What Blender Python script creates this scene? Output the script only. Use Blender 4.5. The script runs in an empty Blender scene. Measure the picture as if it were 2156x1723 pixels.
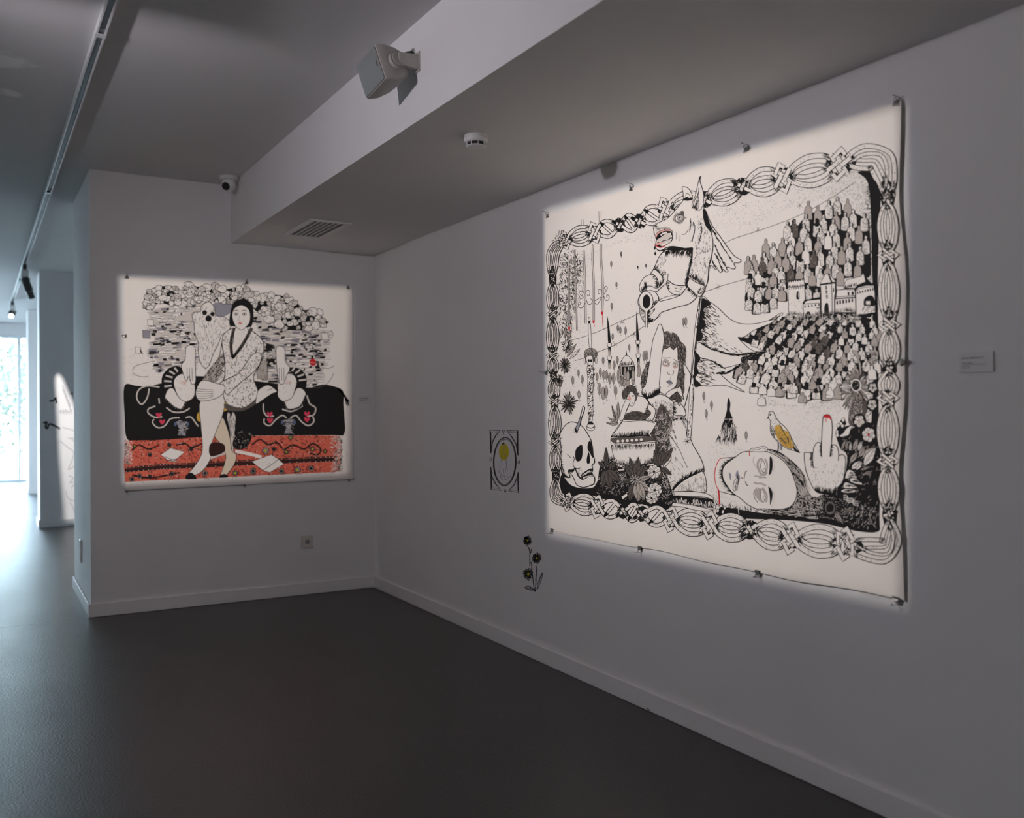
import bpy, bmesh, math, random
from mathutils import Vector, Matrix
R = random.Random(7)
scn = bpy.context.scene
C = scn.collection

# ------------------------------------------------------------------ camera
IMW, IMH, FPX = 2156.0, 1723.0, 1939.70
CAM = Vector((-2.5902, -6.5267, 1.3533))
YAW, PITCH, ROLL = 0.5263, -0.0022, -0.0030
_F = Vector((math.sin(YAW)*math.cos(PITCH), math.cos(YAW)*math.cos(PITCH), math.sin(PITCH)))
_R = Vector((math.cos(YAW), -math.sin(YAW), 0)); _U = _R.cross(_F)
_R2 = _R*math.cos(ROLL)+_U*math.sin(ROLL); _U2 = _U*math.cos(ROLL)-_R*math.sin(ROLL)
cd = bpy.data.cameras.new('camera'); cam = bpy.data.objects.new('camera', cd); C.objects.link(cam)
cam.matrix_world = Matrix(((_R2.x, _U2.x, -_F.x, CAM.x), (_R2.y, _U2.y, -_F.y, CAM.y), (_R2.z, _U2.z, -_F.z, CAM.z), (0, 0, 0, 1)))
cd.sensor_width = 36; cd.lens = FPX/IMW*36; cd.clip_start = .05; cd.clip_end = 200
cd.dof.use_dof = True; cd.dof.focus_distance = 4.4; cd.dof.aperture_fstop = 2.0
scn.camera = cam
def unp(u, v, ax, val):
    """photo pixel -> point on the plane (axis = value); used to read sizes off flat surfaces"""
    d = _F + _R2*((u-IMW/2)/FPX) - _U2*((v-IMH/2)/FPX)
    t = (val-CAM[ax])/d[ax]
    return CAM + d*t

# ------------------------------------------------------------------ world, daylight, exposure
w = bpy.data.worlds.new('overcast_sky'); scn.world = w; w.use_nodes = True
nt = w.node_tree; bg = nt.nodes['Background']
tc = nt.nodes.new('ShaderNodeTexCoord'); sp = nt.nodes.new('ShaderNodeSeparateXYZ')
rp = nt.nodes.new('ShaderNodeValToRGB')
nt.links.new(tc.outputs['Generated'], sp.inputs[0]); nt.links.new(sp.outputs['Z'], rp.inputs[0])
rp.color_ramp.elements[0].position = 0.0; rp.color_ramp.elements[0].color = (.70, .85, 1, 1)
rp.color_ramp.elements[1].position = .6; rp.color_ramp.elements[1].color = (.52, .72, 1, 1)
nt.links.new(rp.outputs[0], bg.inputs[0]); bg.inputs[1].default_value = 52.0
scn.view_settings.view_transform = 'Standard'; scn.view_settings.look = 'None'
scn.view_settings.gamma = 1; scn.view_settings.exposure = 0.0; scn.view_settings.use_curve_mapping = False
cy = scn.cycles
cy.use_denoising = True; cy.max_bounces = 10; cy.diffuse_bounces = 6; cy.glossy_bounces = 4
cy.sample_clamp_indirect = 6; cy.caustics_reflective = False; cy.caustics_refractive = False
try: cy.denoiser = 'OPENIMAGEDENOISE'; cy.denoising_input_passes = 'RGB_ALBEDO_NORMAL'
except Exception: pass
def portal(name, loc, rot, sx, sy):
    l = bpy.data.lights.new(name, 'AREA'); l.shape = 'RECTANGLE'; l.size = sx; l.size_y = sy
    l.cycles.is_portal = True
    o = bpy.data.objects.new(name, l); C.objects.link(o); o.location = loc; o.rotation_euler = rot
portal('daylight_portal', (-4.7, 12.85, 1.35), (math.radians(-90), 0, 0), 6.2, 2.8)

portal('daylight_portal', (-8.15, 8.6, 1.65), (math.radians(90), 0, math.radians(-90)), 5.8, 2.2)
sl = bpy.data.lights.new('sun', 'SUN'); sl.energy = 46; sl.angle = .02; sl.color = (.80, .90, 1)
so = bpy.data.objects.new('sun', sl); C.objects.link(so); so.location = (0, -20, 20); so.rotation_euler = Vector((.25, .62, -.75)).to_track_quat('-Z', 'Y').to_euler()

# ------------------------------------------------------------------ helpers
def tag(o, label=None, cat=None, group=None, kind=None):
    if label: o['label'] = label
    if cat: o['category'] = cat
    if group: o['group'] = group
    if kind: o['kind'] = kind
    return o
def empty(name, loc=(0, 0, 0), rot=None, **k):
    o = bpy.data.objects.new(name, None); C.objects.link(o); o.location = loc; o.empty_display_size = .05
    if rot is not None: o.rotation_euler = rot
    return tag(o, **k)
def link(name, me, mat, parent=None, smooth=False, **k):
    o = bpy.data.objects.new(name, me); C.objects.link(o)
    if mat: me.materials.append(mat)
    if parent: o.parent = parent
    if smooth:
        for p in me.polygons: p.use_smooth = True
    return tag(o, **k)
def bm_obj(name, bm, mat, parent=None, smooth=False, bevel=0, seg=2, **k):
    me = bpy.data.meshes.new(name); bm.normal_update(); bm.to_mesh(me); bm.free()
    o = link(name, me, mat, parent, smooth, **k)
    if bevel:
        m = o.modifiers.new('bevel', 'BEVEL'); m.width = bevel; m.segments = seg; m.limit_method = 'ANGLE'
    return o
def box(bm, x0, x1, y0, y1, z0, z1, M=None):
    vs = [Vector((x, y, z)) for x in (x0, x1) for y in (y0, y1) for z in (z0, z1)]
    if M: vs = [M @ v for v in vs]
    v = [bm.verts.new(c) for c in vs]
    for f in ((0, 1, 3, 2), (4, 6, 7, 5), (0, 4, 5, 1), (2, 3, 7, 6), (0, 2, 6, 4), (1, 5, 7, 3)):
        bm.faces.new([v[i] for i in f])
    return bm
def cyl(bm, a, b, r0, r1=None, n=20, caps=True):
    a, b = Vector(a), Vector(b); r1 = r0 if r1 is None else r1
    d = (b-a).normalized(); s = d.cross(Vector((0, 0, 1)))
    if s.length < 1e-4: s = Vector((1, 0, 0))
    s.normalize(); t = d.cross(s)
    A, B = [], []
    for i in range(n):
        q = s*math.cos(2*math.pi*i/n)+t*math.sin(2*math.pi*i/n)
        A.append(bm.verts.new(a+q*r0)); B.append(bm.verts.new(b+q*r1))
    for i in range(n):
        j = (i+1) % n; bm.faces.new((A[i], A[j], B[j], B[i]))
    if caps: bm.faces.new(A[::-1]); bm.faces.new(B)
    return bm
def lathe(bm, prof, n=32, M=None):
    """prof = [(r, z)...] about local z"""
    rings = []
    for r, z in prof:
        rr = []
        for i in range(n):
            a = 2*math.pi*i/n; c = Vector((r*math.cos(a), r*math.sin(a), z))
            rr.append(bm.verts.new(M @ c if M else c))
        rings.append(rr)
    for A, B in zip(rings, rings[1:]):
        for i in range(n):
            j = (i+1) % n; bm.faces.new((A[i], A[j], B[j], B[i]))
    bm.faces.new(rings[0][::-1]); bm.faces.new(rings[-1])
    return bm
def tube(bm, pts, r, n=8):
    for a, b in zip(pts, pts[1:]): cyl(bm, a, b, r, n=n)
    return bm
def mat(name, col, rough=.6, metal=0, noise=0, nscale=8, bump=0, bscale=60, spec=.5, rnoise=0, emit=None):
    m = bpy.data.materials.new(name); m.use_nodes = True; t = m.node_tree
    b = t.nodes['Principled BSDF']
    b.inputs['Base Color'].default_value = (*col, 1); b.inputs['Roughness'].default_value = rough
    b.inputs['Metallic'].default_value = metal; b.inputs['Specular IOR Level'].default_value = spec
    geo = t.nodes.new('ShaderNodeNewGeometry')
    if noise or rnoise:
        n = t.nodes.new('ShaderNodeTexNoise'); n.inputs['Scale'].default_value = nscale; n.inputs['Detail'].default_value = 5
        t.links.new(geo.outputs['Position'], n.inputs['Vector'])
        if noise:
            r = t.nodes.new('ShaderNodeValToRGB'); r.color_ramp.elements[0].position = .25; r.color_ramp.elements[1].position = .75
            r.color_ramp.elements[0].color = (*[max(0, c*(1-noise)) for c in col], 1)
            r.color_ramp.elements[1].color = (*[min(1, c*(1+noise)) for c in col], 1)
            t.links.new(n.outputs['Fac'], r.inputs[0]); t.links.new(r.outputs[0], b.inputs['Base Color'])
        if rnoise:
            mr = t.nodes.new('ShaderNodeMapRange'); mr.inputs['To Min'].default_value = rough-rnoise; mr.inputs['To Max'].default_value = rough+rnoise
            t.links.new(n.outputs['Fac'], mr.inputs['Value']); t.links.new(mr.outputs[0], b.inputs['Roughness'])
    if bump:
        n2 = t.nodes.new('ShaderNodeTexNoise'); n2.inputs['Scale'].default_value = bscale; n2.inputs['Detail'].default_value = 4
        t.links.new(geo.outputs['Position'], n2.inputs['Vector'])
        bp = t.nodes.new('ShaderNodeBump'); bp.inputs['Strength'].default_value = bump; bp.inputs['Distance'].default_value = .01
        t.links.new(n2.outputs['Fac'], bp.inputs['Height']); t.links.new(bp.outputs[0], b.inputs['Normal'])
    if emit:
        b.inputs['Emission Color'].default_value = (*emit[0], 1); b.inputs['Emission Strength'].default_value = emit[1]
    return m
M_wall = mat('wall_paint', (.76, .75, .75), .75, noise=.015, nscale=3, bump=.05, bscale=180)
M_ceil = mat('ceiling_paint', (.68, .675, .675), .8, noise=.02, nscale=2, bump=.04, bscale=120)
t = M_ceil.node_tree; b = t.nodes['Principled BSDF']; geo = t.nodes.new('ShaderNodeNewGeometry')
src = b.inputs['Base Color'].links[0].from_socket
for px_, py_, rad_ in ((-2.47, -1.85, .17), (-2.44, -1.38, .10)):      # pale filler smears left by a repair
    vd = t.nodes.new('ShaderNodeVectorMath'); vd.operation = 'DISTANCE'; vd.inputs[1].default_value = (px_, py_, 2.90)
    t.links.new(geo.outputs['Position'], vd.inputs[0])
    nz = t.nodes.new('ShaderNodeTexNoise'); nz.inputs['Scale'].default_value = 14; nz.inputs['Detail'].default_value = 6; t.links.new(geo.outputs['Position'], nz.inputs['Vector'])
    m1 = t.nodes.new('ShaderNodeMapRange'); m1.inputs['From Min'].default_value = rad_; m1.inputs['From Max'].default_value = rad_*.2; m1.inputs['To Max'].default_value = .75; t.links.new(vd.outputs['Value'], m1.inputs['Value'])
    ad = t.nodes.new('ShaderNodeMath'); ad.operation = 'ADD'; t.links.new(m1.outputs[0], ad.inputs[0]); t.links.new(nz.outputs['Fac'], ad.inputs[1])
    m2 = t.nodes.new('ShaderNodeMapRange'); m2.inputs['From Min'].default_value = .82; m2.inputs['From Max'].default_value = 1.15; t.links.new(ad.outputs[0], m2.inputs['Value'])
    mx = t.nodes.new('ShaderNodeMix'); mx.data_type = 'RGBA'; t.links.new(m2.outputs[0], mx.inputs['Factor']); t.links.new(src, mx.inputs['A']); mx.inputs['B'].default_value = (.92, .92, .92, 1)
    src = mx.outputs['Result']
t.links.new(src, b.inputs['Base Color'])
M_base = mat('baseboard_paint', (.78, .77, .765), .45)
M_white = mat('white_plastic', (.74, .74, .73), .4)
M_grey = mat('light_grey_plastic', (.50, .49, .47), .5)
M_dark = mat('black_plastic', (.012, .012, .013), .45)
M_metal = mat('nickel_steel', (.26, .25, .24), .3, metal=1)
M_alu = mat('track_aluminium', (.78, .79, .80), .35, metal=.25)

# floor: dark resin with worn, patchy gloss
M_floor = bpy.data.materials.new('dark_resin_floor'); M_floor.use_nodes = True
t = M_floor.node_tree; b = t.nodes['Principled BSDF']
geo = t.nodes.new('ShaderNodeNewGeometry')
n1 = t.nodes.new('ShaderNodeTexNoise'); n1.inputs['Scale'].default_value = 1.3; n1.inputs['Detail'].default_value = 7; n1.inputs['Roughness'].default_value = .6
n2 = t.nodes.new('ShaderNodeTexNoise'); n2.inputs['Scale'].default_value = 110; n2.inputs['Detail'].default_value = 3
for n in (n1, n2): t.links.new(geo.outputs['Position'], n.inputs['Vector'])
r1 = t.nodes.new('ShaderNodeValToRGB'); r1.color_ramp.elements[0].position = .3; r1.color_ramp.elements[1].position = .7
r1.color_ramp.elements[0].color = (.030, .028, .026, 1); r1.color_ramp.elements[1].color = (.040, .037, .035, 1)
t.links.new(n1.outputs['Fac'], r1.inputs[0]); t.links.new(r1.outputs[0], b.inputs['Base Color'])
mr = t.nodes.new('ShaderNodeMapRange'); mr.inputs['From Min'].default_value = .3; mr.inputs['From Max'].default_value = .7
mr.inputs['To Min'].default_value = .30; mr.inputs['To Max'].default_value = .36
t.links.new(n1.outputs['Fac'], mr.inputs['Value']); t.links.new(mr.outputs[0], b.inputs['Roughness'])
bp = t.nodes.new('ShaderNodeBump'); bp.inputs['Strength'].default_value = .45; bp.inputs['Distance'].default_value = .004
t.links.new(n2.outputs['Fac'], bp.inputs['Height']); t.links.new(bp.outputs[0], b.inputs['Normal'])
b.inputs['Specular IOR Level'].default_value = .5

# ------------------------------------------------------------------ room shell
HS, ZC, XB, XL = 2.5, 2.90, -1.0587, -1.9556      # soffit, ceiling, beam face, block end
HB, TB = .085, .015
XW, YB, YF = -8.0, -10.0, 12.7                     # left wall, wall behind camera, far glazing
def slab(name, mt, *b, parent=None, kind='structure'):
    return bm_obj(name, box(bmesh.new(), *b), mt, parent, kind=kind if not parent else None)
slab('floor', M_floor, XW-.2, .2, YB-.2, -.036, -.15, 0)
slab('floor', M_floor, XW-.2, .2, -.030, YF+.25, -.15, 0)
M_joint = mat('joint_filler', (.02, .02, .022), .7)
slab('trim_1', M_joint, XW, XL, -.036, -.030, -.15, -.002)
slab('ceiling', M_ceil, XW-.2, .2, YB-.2, 1.0, ZC, ZC+.25)
slab('ceiling', M_ceil, XW-.2, .2, 1.0, YF+.25, ZC+.012, ZC+.25)
slab('wall_right', M_wall, 0, .2, YB, YF, 0, ZC)
slab('wall_back', M_wall, XL, 0, 0, 1.15, 0, ZC)
slab('ceiling_beam', M_wall, XB, 0, YB, 0, HS, ZC)
slab('wall_partition', M_wall, -1.975, 0, 5.2, 5.6, 0, ZC+.012)
slab('wall_column', M_wall, -1.885, 0, 9.9, 10.5, 0, ZC+.012)
slab('wall_behind', M_wall, XW-.2, .2, YB-.2, YB, 0, ZC)
slab('wall_left', M_wall, XW-.2, XW, YB, 6.0, 0, ZC)
slab('wall_left', M_wall, XW-.2, XW, 11.2, YF+.25, 0, ZC)
slab('wall_left', M_wall, XW-.2, XW, 6.0, 11.2, 0, .6)
slab('wall_left', M_wall, XW-.2, XW, 6.0, 11.2, 2.7, ZC+.012)
slab('wall_far', M_wall, -1.60, 0, YF, YF+.25, 0, ZC+.012)
slab('wall_far', M_wall, XW, -1.60, YF, YF+.25, 2.70, ZC+.012)
# baseboards (front faces stand TB proud of the walls)
def base(name, x0, x1, y0, y1): return bm_obj(name, box(bmesh.new(), x0, x1, y0, y1, 0, HB), M_base, kind='structure', bevel=.003)
base('baseboard_right', -TB, 0, YB, -TB)
base('baseboard_back', XL-TB, 0, -TB, 0)
base('baseboard_back', XL-TB, XL, 0, 1.15)
base('baseboard_partition', -1.975-TB, 0, 5.2-TB, 5.2)
base('baseboard_partition', -1.975-TB, -1.975, 5.2, 5.6)
base('baseboard_column', -1.885-TB, 0, 9.9-TB, 9.9)
base('baseboard_column', -1.885-TB, -1.885, 9.9, 10.5)

# windows
M_frame = mat('window_frame_paint', (.72, .74, .76), .4)
M_glass = bpy.data.materials.new('window_glass'); M_glass.use_nodes = True
t = M_glass.node_tree; t.nodes.remove(t.nodes['Principled BSDF'])
tr = t.nodes.new('ShaderNodeBsdfTransparent'); gl = t.nodes.new('ShaderNodeBsdfGlossy'); gl.inputs['Roughness'].default_value = .02
fr = t.nodes.new('ShaderNodeFresnel'); fr.inputs[0].default_value = 1.45; mx = t.nodes.new('ShaderNodeMixShader')
tr.inputs[0].default_value = (.95, .97, .96, 1)
t.links.new(fr.outputs[0], mx.inputs[0]); t.links.new(tr.outputs[0], mx.inputs[1]); t.links.new(gl.outputs[0], mx.inputs[2])
t.links.new(mx.outputs[0], t.nodes['Material Output'].inputs[0])
def window(name, axis, c0, c1, at, z0, z1, mull):
    root = empty(name, kind='structure')
    def bar(a0, a1, zz0, zz1, d=.03, nm='window_frame'):
        bm = bmesh.new()
        if axis == 'x': box(bm, a0, a1, at-d, at+d, zz0, zz1)
        else: box(bm, at-d, at+d, a0, a1, zz0, zz1)
        return bm_obj(nm, bm, M_frame, root)
    fwid = .05
    bar(c0, c1, z0, z0+.045, .04); bar(c0, c1, z1-fwid, z1, .04)
    edges = [c0]+mull+[c1]
    for m in edges: bar(m-fwid/2, m+fwid/2, z0+.045, z1-fwid)
    for a, b_ in zip(edges, edges[1:]):
        bm = bmesh.new()
        if axis == 'x': box(bm, a+fwid/2, b_-fwid/2, at-.006, at+.006, z0+.045, z1-fwid)
        else: box(bm, at-.006, at+.006, a+fwid/2, b_-fwid/2, z0+.045, z1-fwid)
        bm_obj('pane', bm, M_glass, root)
    return root
window('window_1', 'x', XW+.02, -1.62, YF+.1, 0, 2.70, [-6.4, -4.9, -3.4, -1.91])
window('window_2', 'y', 6.02, 11.18, XW-.1, .6, 2.7, [7.7, 9.5])
# ------------------------------------------------------------------ gallery lighting
# framing projectors hang from a ceiling track left of the camera; their shutter plates cut the beam to the picture
M_lampbody = mat('lamp_black', (.02, .02, .022), .5)
M_lens = mat('lamp_lens', (.8, .8, .8), .1)
def spot(name, loc, aim, power, col, radius, ang, blend, parent=None):
    l = bpy.data.lights.new(name, 'SPOT'); l.energy = power; l.color = col; l.shadow_soft_size = radius
    l.spot_size = ang; l.spot_blend = blend
    o = bpy.data.objects.new(name, l); C.objects.link(o); o.location = loc
    o.rotation_euler = (Vector(aim)-Vector(loc)).to_track_quat('-Z', 'Y').to_euler()
    return o
def framing_projector(label, pos, poly, beams, zt, plate=.24):
    """poly: outline of the lit field in the world; the plate hole is its projection from the lamp"""
    pos = Vector(pos); n = len(poly); poly = [Vector(q) for q in poly]
    aim = sum(poly, Vector())/n; ax = (aim-pos).normalized()
    root = empty('framing_projector', (pos.x, pos.y, zt), label=label, cat='spotlight', group='framing projectors on the ceiling track')
    off = Vector((pos.x, pos.y, zt))
    L = lambda v: Vector(v)-off
    s = ax.cross(Vector((0, 0, 1))).normalized(); u = s.cross(ax)
    hole = []
    for q in poly:
        d = q-pos; hole.append(pos+d*(plate/d.dot(ax)))
    c = pos+ax*plate
    bm = bmesh.new()
    H_ = [bm.verts.new(L(h)) for h in hole]
    O_ = []
    for h in hole:
        d = h-c; O_.append(bm.verts.new(L(c+d.normalized()*.30)))
    for i in range(n):
        j = (i+1) % n; bm.faces.new((H_[i], H_[j], O_[j], O_[i]))
    bm_obj('shutter_plate', bm, M_lampbody, root)
    bm = bmesh.new(); cyl(bm, L(pos-ax*.20), L(pos-ax*.02), .05, .055, 24); bm_obj('lamp_body', bm, M_lampbody, root, bevel=.004)
    bm = bmesh.new(); cyl(bm, L((pos.x, pos.y, zt)), L(pos-ax*.12), .012, n=10); bm_obj('stem', bm, M_lampbody, root)
    bm = bmesh.new(); box(bm, -.016, .016, -.06, .06, -.03, -.0005); bm_obj('track_adapter', bm, M_lampbody, root)
    for s_ in (-1, 1):
        bm = bmesh.new(); cyl(bm, L(pos+s*(s_*.052)-ax*.02), L(pos+s*(s_*.16)+ax*plate), .005, n=6); bm_obj('shutter_arm', bm, M_lampbody, root)
    for i, (pw, col, rad, ang, bl) in enumerate(beams):
        spot('projector_beam', pos, aim, pw, col, rad, ang, bl)
    return root
# field on the drawing of the right wall
WARM = (1, .93, .86)
QR = [unp(u, v, 0, -.004) for u, v in ((1144, 443), (1903, 222), (1903, 1275), (1152, 1124))]
LA = Vector((-3.5, -3.38, 2.60))
framing_projector('black framing projector on the near ceiling track aimed at the right wall', LA, QR,
                  [(300, WARM, .0022, 1.15, .9), (34, (.55, .68, 1), .010, 1.3, .6)], ZC-.032)
QL = [unp(u, v, 1, -.004) for u, v in ((252, 583), (739, 607), (732, 998), (261, 1021))]
LB = Vector((-3.5, -4.3, 2.60))
framing_projector('black framing projector on the near ceiling track aimed at the end wall', LB, QL,
                  [(470, WARM, .0016, .9, .6), (40, (.55, .66, 1), .006, .9, .5)], ZC-.032)
# light that leaks around the projector lens
spot('projector_spill', LA+Vector((.34, .0, -.10)), (0, -2.6, 1.3), 62, (1, .92, 1), .03, 2.6, .7)
bm = bmesh.new(); box(bm, 0, .66, -.22, .22, .120, .124); blocker = bm_obj('spill_hood', bm, M_lampbody, bpy.data.objects['framing_projector']); blocker.location = LA-bpy.data.objects['framing_projector'].location+Vector((.20, 0, -.10))  # unseen plate added to keep the spill off the ceiling
# third projector, behind the end wall block, lights the drawing on the far partition
P3 = [unp(u, v, 1, 5.198) for u, v in ((117, 800), (119, 791), (124, 788), (131, 797), (146, 832), (163, 872), (166, 880))]
P3 += [Vector((-1.0, 5.198, 1.2)), Vector((-1.0, 5.198, .05)), unp(137, 1098, 1, 5.198), unp(127, 980, 1, 5.198)]
framing_projector('black framing projector behind the end wall aimed at the far partition', (-1.25, 2.6, 2.55), P3,
                  [(420, (1, .95, .92), .003, 1.2, .3)], ZC)
# added unseen projectors bounce fill light off walls behind and beside the viewer
for k, (px, py, fld) in enumerate(((-3.5, -6.9, [(-2.9, YB+.01, 2.3), (-1.1, YB+.01, 2.3), (-1.1, YB+.01, .8), (-2.9, YB+.01, .8)]), (-3.5, -7.6, [(-5.6, YB+.01, 2.3), (-3.7, YB+.01, 2.3), (-3.7, YB+.01, .8), (-5.6, YB+.01, .8)]), (-3.5, -2.2, [(XW+.01, -3.6, 2.3), (XW+.01, -1.6, 2.3), (XW+.01, -1.6, .8), (XW+.01, -3.6, .8)]))):
    framing_projector(('black framing projector aimed at the wall opposite the end wall, nearer its right part', 'black framing projector aimed at the wall opposite the end wall, nearer its left part', 'black framing projector aimed at the long left wall')[k], (px, py, 2.6), fld, [(520, WARM, .004, 1.2, .4)], ZC-.032)
slab('track_rail', M_alu, -3.52, -3.48, YB+.3, 6.0, ZC-.03, ZC, kind=None)
tag(bpy.data.objects['track_rail'], 'aluminium ceiling track carrying the framing projectors, nearer the windows', 'track')
# ------------------------------------------------------------------ fittings
# visible lighting track along the higher ceiling
M_slot = mat('track_slot', (.03, .032, .036), .5)
tr = empty('lighting_track', (-2.15, 0, ZC), label='long pale aluminium lighting track with dark slot on the higher ceiling', cat='track')
for y0, y1 in ((YB+.2, -2.46), (-2.45, .70), (.71, 8.6)):
    bm = bmesh.new()
    box(bm, -.019, -.012, y0, y1, -.034, 0); box(bm, .012, .019, y0, y1, -.034, 0); box(bm, -.012, .012, y0, y1, -.006, 0)
    prof = bm_obj('track_profile', bm, M_alu, tr)
    bm = bmesh.new(); box(bm, -.011, .011, y0+.04, y1-.04, -.022, -.0062); bm_obj('slot', bm, M_slot, prof)
for y in (-2.455, .705):
    bm = bmesh.new(); box(bm, -.021, .021, y-.022, y+.022, -.036, -.0345); bm_obj('joint_cover', bm, M_alu, tr)
def track_spot(y, lit, d, label):
    root = empty('track_spotlight', (-2.15, y, ZC-.036), label=label, cat='spotlight')
    bm = bmesh.new(); box(bm, -.02, .02, -.07, .07, -.05, -.0005); bm_obj('adapter', bm, M_dark, root, bevel=.004)
    bm = bmesh.new(); box(bm, -.035, .035, -.055, .055, -.13, -.055); bm_obj('driver_box', bm, M_white, root, bevel=.006)
    d = Vector(d).normalized(); p = Vector((0, 0, -.15))
    bm = bmesh.new(); cyl(bm, p-d*.02, p+d*.13, .044, .044, 24); cyl(bm, p+d*.131, p+d*.21, .036, .032, 24); bm_obj('lamp_barrel', bm, M_lampbody, root, bevel=.003)
    for s_ in (-1, 1):
        bm = bmesh.new(); box(bm, s_*.048-.003, s_*.048+.003, -.01, .01, -.17, -.13); bm_obj('yoke_arm', bm, M_dark, root)
    bm = bmesh.new(); cyl(bm, p+d*.2105, p+d*.214, .029, n=24); bm_obj('lens', bm, mat('lit_lens', (.9, .9, .9), .3, emit=((1, .94, .88), 14)) if lit else M_lens, root)
    return root
track_spot(4.45, False, (.35, .1, -1), 'dark track spotlight with white driver box tilted down beside the grey partition')
track_spot(8.3, True, (-.1, -1, -.35), 'lit track spotlight near the far window wall facing the room')

# wall loudspeaker on a bracket
def speaker():
    wp = unp(880, 132, 0, XB)                       # bracket foot on the beam face
    K = wp+Vector((-.088, 0, -.004))                # knuckle
    view = (unp(800, 150, 0, XB)-CAM).normalized()
    zt = -view; xr = (_R2-zt*_R2.dot(zt)).normalized(); yu = zt.cross(xr)
    mm = 1/527.0
    a = (xr*19.6-yu*67.4+zt*30)*mm; b_ = (-xr*43.3-yu*43+zt*(-68))*mm
    n = b_.cross(a).normalized()
    if n.dot(zt) < 0: n = -n
    ah, bh = a.normalized(), b_.normalized(); A2, B2 = a.length/2, b_.length/2
    root = empty('wall_speaker', wp, label='white wall loudspeaker with grey grille on a bracket fixed to the ceiling beam', cat='speaker')
    P14 = K+n*.070+bh*.012; Cc = P14+bh*B2-wp
    def ring(bm, dep, sa, sb, off=0, r=.28, nn=6):
        vs = []
        ha, hb = A2*sa, B2*sb; q = min(ha, hb)*r
        for (sx, sy, a0) in ((1, 1, 0), (-1, 1, 90), (-1, -1, 180), (1, -1, 270)):
            for i in range(nn+1):
                t_ = math.radians(a0+90*i/nn)
                u, v = sx*(ha-q)+q*math.cos(t_), sy*(hb-q)+q*math.sin(t_)
                # sides bow out a little
                bow = 1+.05*math.cos(v/hb*1.5)*abs(u)/ha*0
                vs.append(bm.verts.new(Cc+ah*u*bow+bh*(v+off)-n*dep))
        return vs
    def loft(bm, rings):
        for A_, B_ in zip(rings, rings[1:]):
            m = len(A_)
            for i in range(m): bm.faces.new((A_[i], A_[(i+1) % m], B_[(i+1) % m], B_[i]))
        bm.faces.new(rings[0][::-1]); bm.faces.new(rings[-1])
    bm = bmesh.new(); loft(bm, [ring(bm, d, s1, s2, o_, r) for d, s1, s2, o_, r in ((-.002, .97, .97, 0, .1), (.004, 1.02, 1.02, 0, .12), (.045, 1.02, 1.0, -.002, .2), (.085, .92, .86, -.012, .3), (.118, .72, .66, -.022, .4), (.130, .5, .45, -.026, .45))])
    bm_obj('cabinet', bm, M_grey_w, root, smooth=True)
    root.children[-1].modifiers.new('edge', 'EDGE_SPLIT').split_angle = .9
    bm = bmesh.new(); loft(bm, [ring(bm, d, s1, s1, 0, .1) for d, s1 in ((-.001, .93), (-.006, .93), (-.010, .75), (-.012, .4))])
    g = bm_obj('grille', bm, M_grille, root, smooth=True); g.modifiers.new('edge', 'EDGE_SPLIT').split_angle = .9
    bm = bmesh.new()
    c0 = Cc-bh*B2*.78-ah*A2*.05+n*.010
    for du in (-1, 1): pass
    Mx = Matrix((( ah.x, bh.x, n.x, c0.x), (ah.y, bh.y, n.y, c0.y), (ah.z, bh.z, n.z, c0.z), (0, 0, 0, 1)))
    box(bm, -.013, .013, -.0022, .0022, -.003, .001, Mx); bm_obj('badge', bm, M_metal, g)
    Kl = K-wp
    bm = bmesh.new(); cyl(bm, Kl+bh*.014, Kl-bh*.006, .036, .035, 32); cyl(bm, Kl-bh*.006, Kl-bh*.010, .027, .026, 32); bm_obj('pivot_knob', bm, M_grey_w, root, bevel=.002)
    bm = bmesh.new(); Ma = Matrix.Translation(Vector((0, 0, 0)))
    # arm from the knob to the beam
    vs = []
    for x, h0, h1, t_ in ((-.002, -.030, .030, .016), (-.06, -.026, .026, .013), (Kl.x, Kl.z-.026, Kl.z+.026, .012)):
        vs.append([bm.verts.new((x, y, z)) for y, z in ((-t_, h0), (t_, h0), (t_, h1), (-t_, h1))])
    loft(bm, vs); bm_obj('bracket_arm', bm, M_grey_w, root, bevel=.003)
    bm = bmesh.new(); box(bm, -.004, 0, -.022, .022, -.040, .040); bm_obj('bracket_plate', bm, M_grey_w, root, bevel=.0015)
    bm = bmesh.new(); tube(bm, [Vector((-.001, .012, .03)), Vector((-.02, .016, .045)), Vector((-.045, .012, .036)), Vector((-.055, .008, .02))], .004); bm_obj('cable', bm, M_dark, root)
M_grey_w = mat('speaker_plastic', (.44, .41, .385), .5, bump=.06, bscale=400)
M_grille = mat('speaker_grille', (.21, .225, .22), .55, noise=.12, nscale=600, bump=.2, bscale=900)
speaker()

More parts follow.
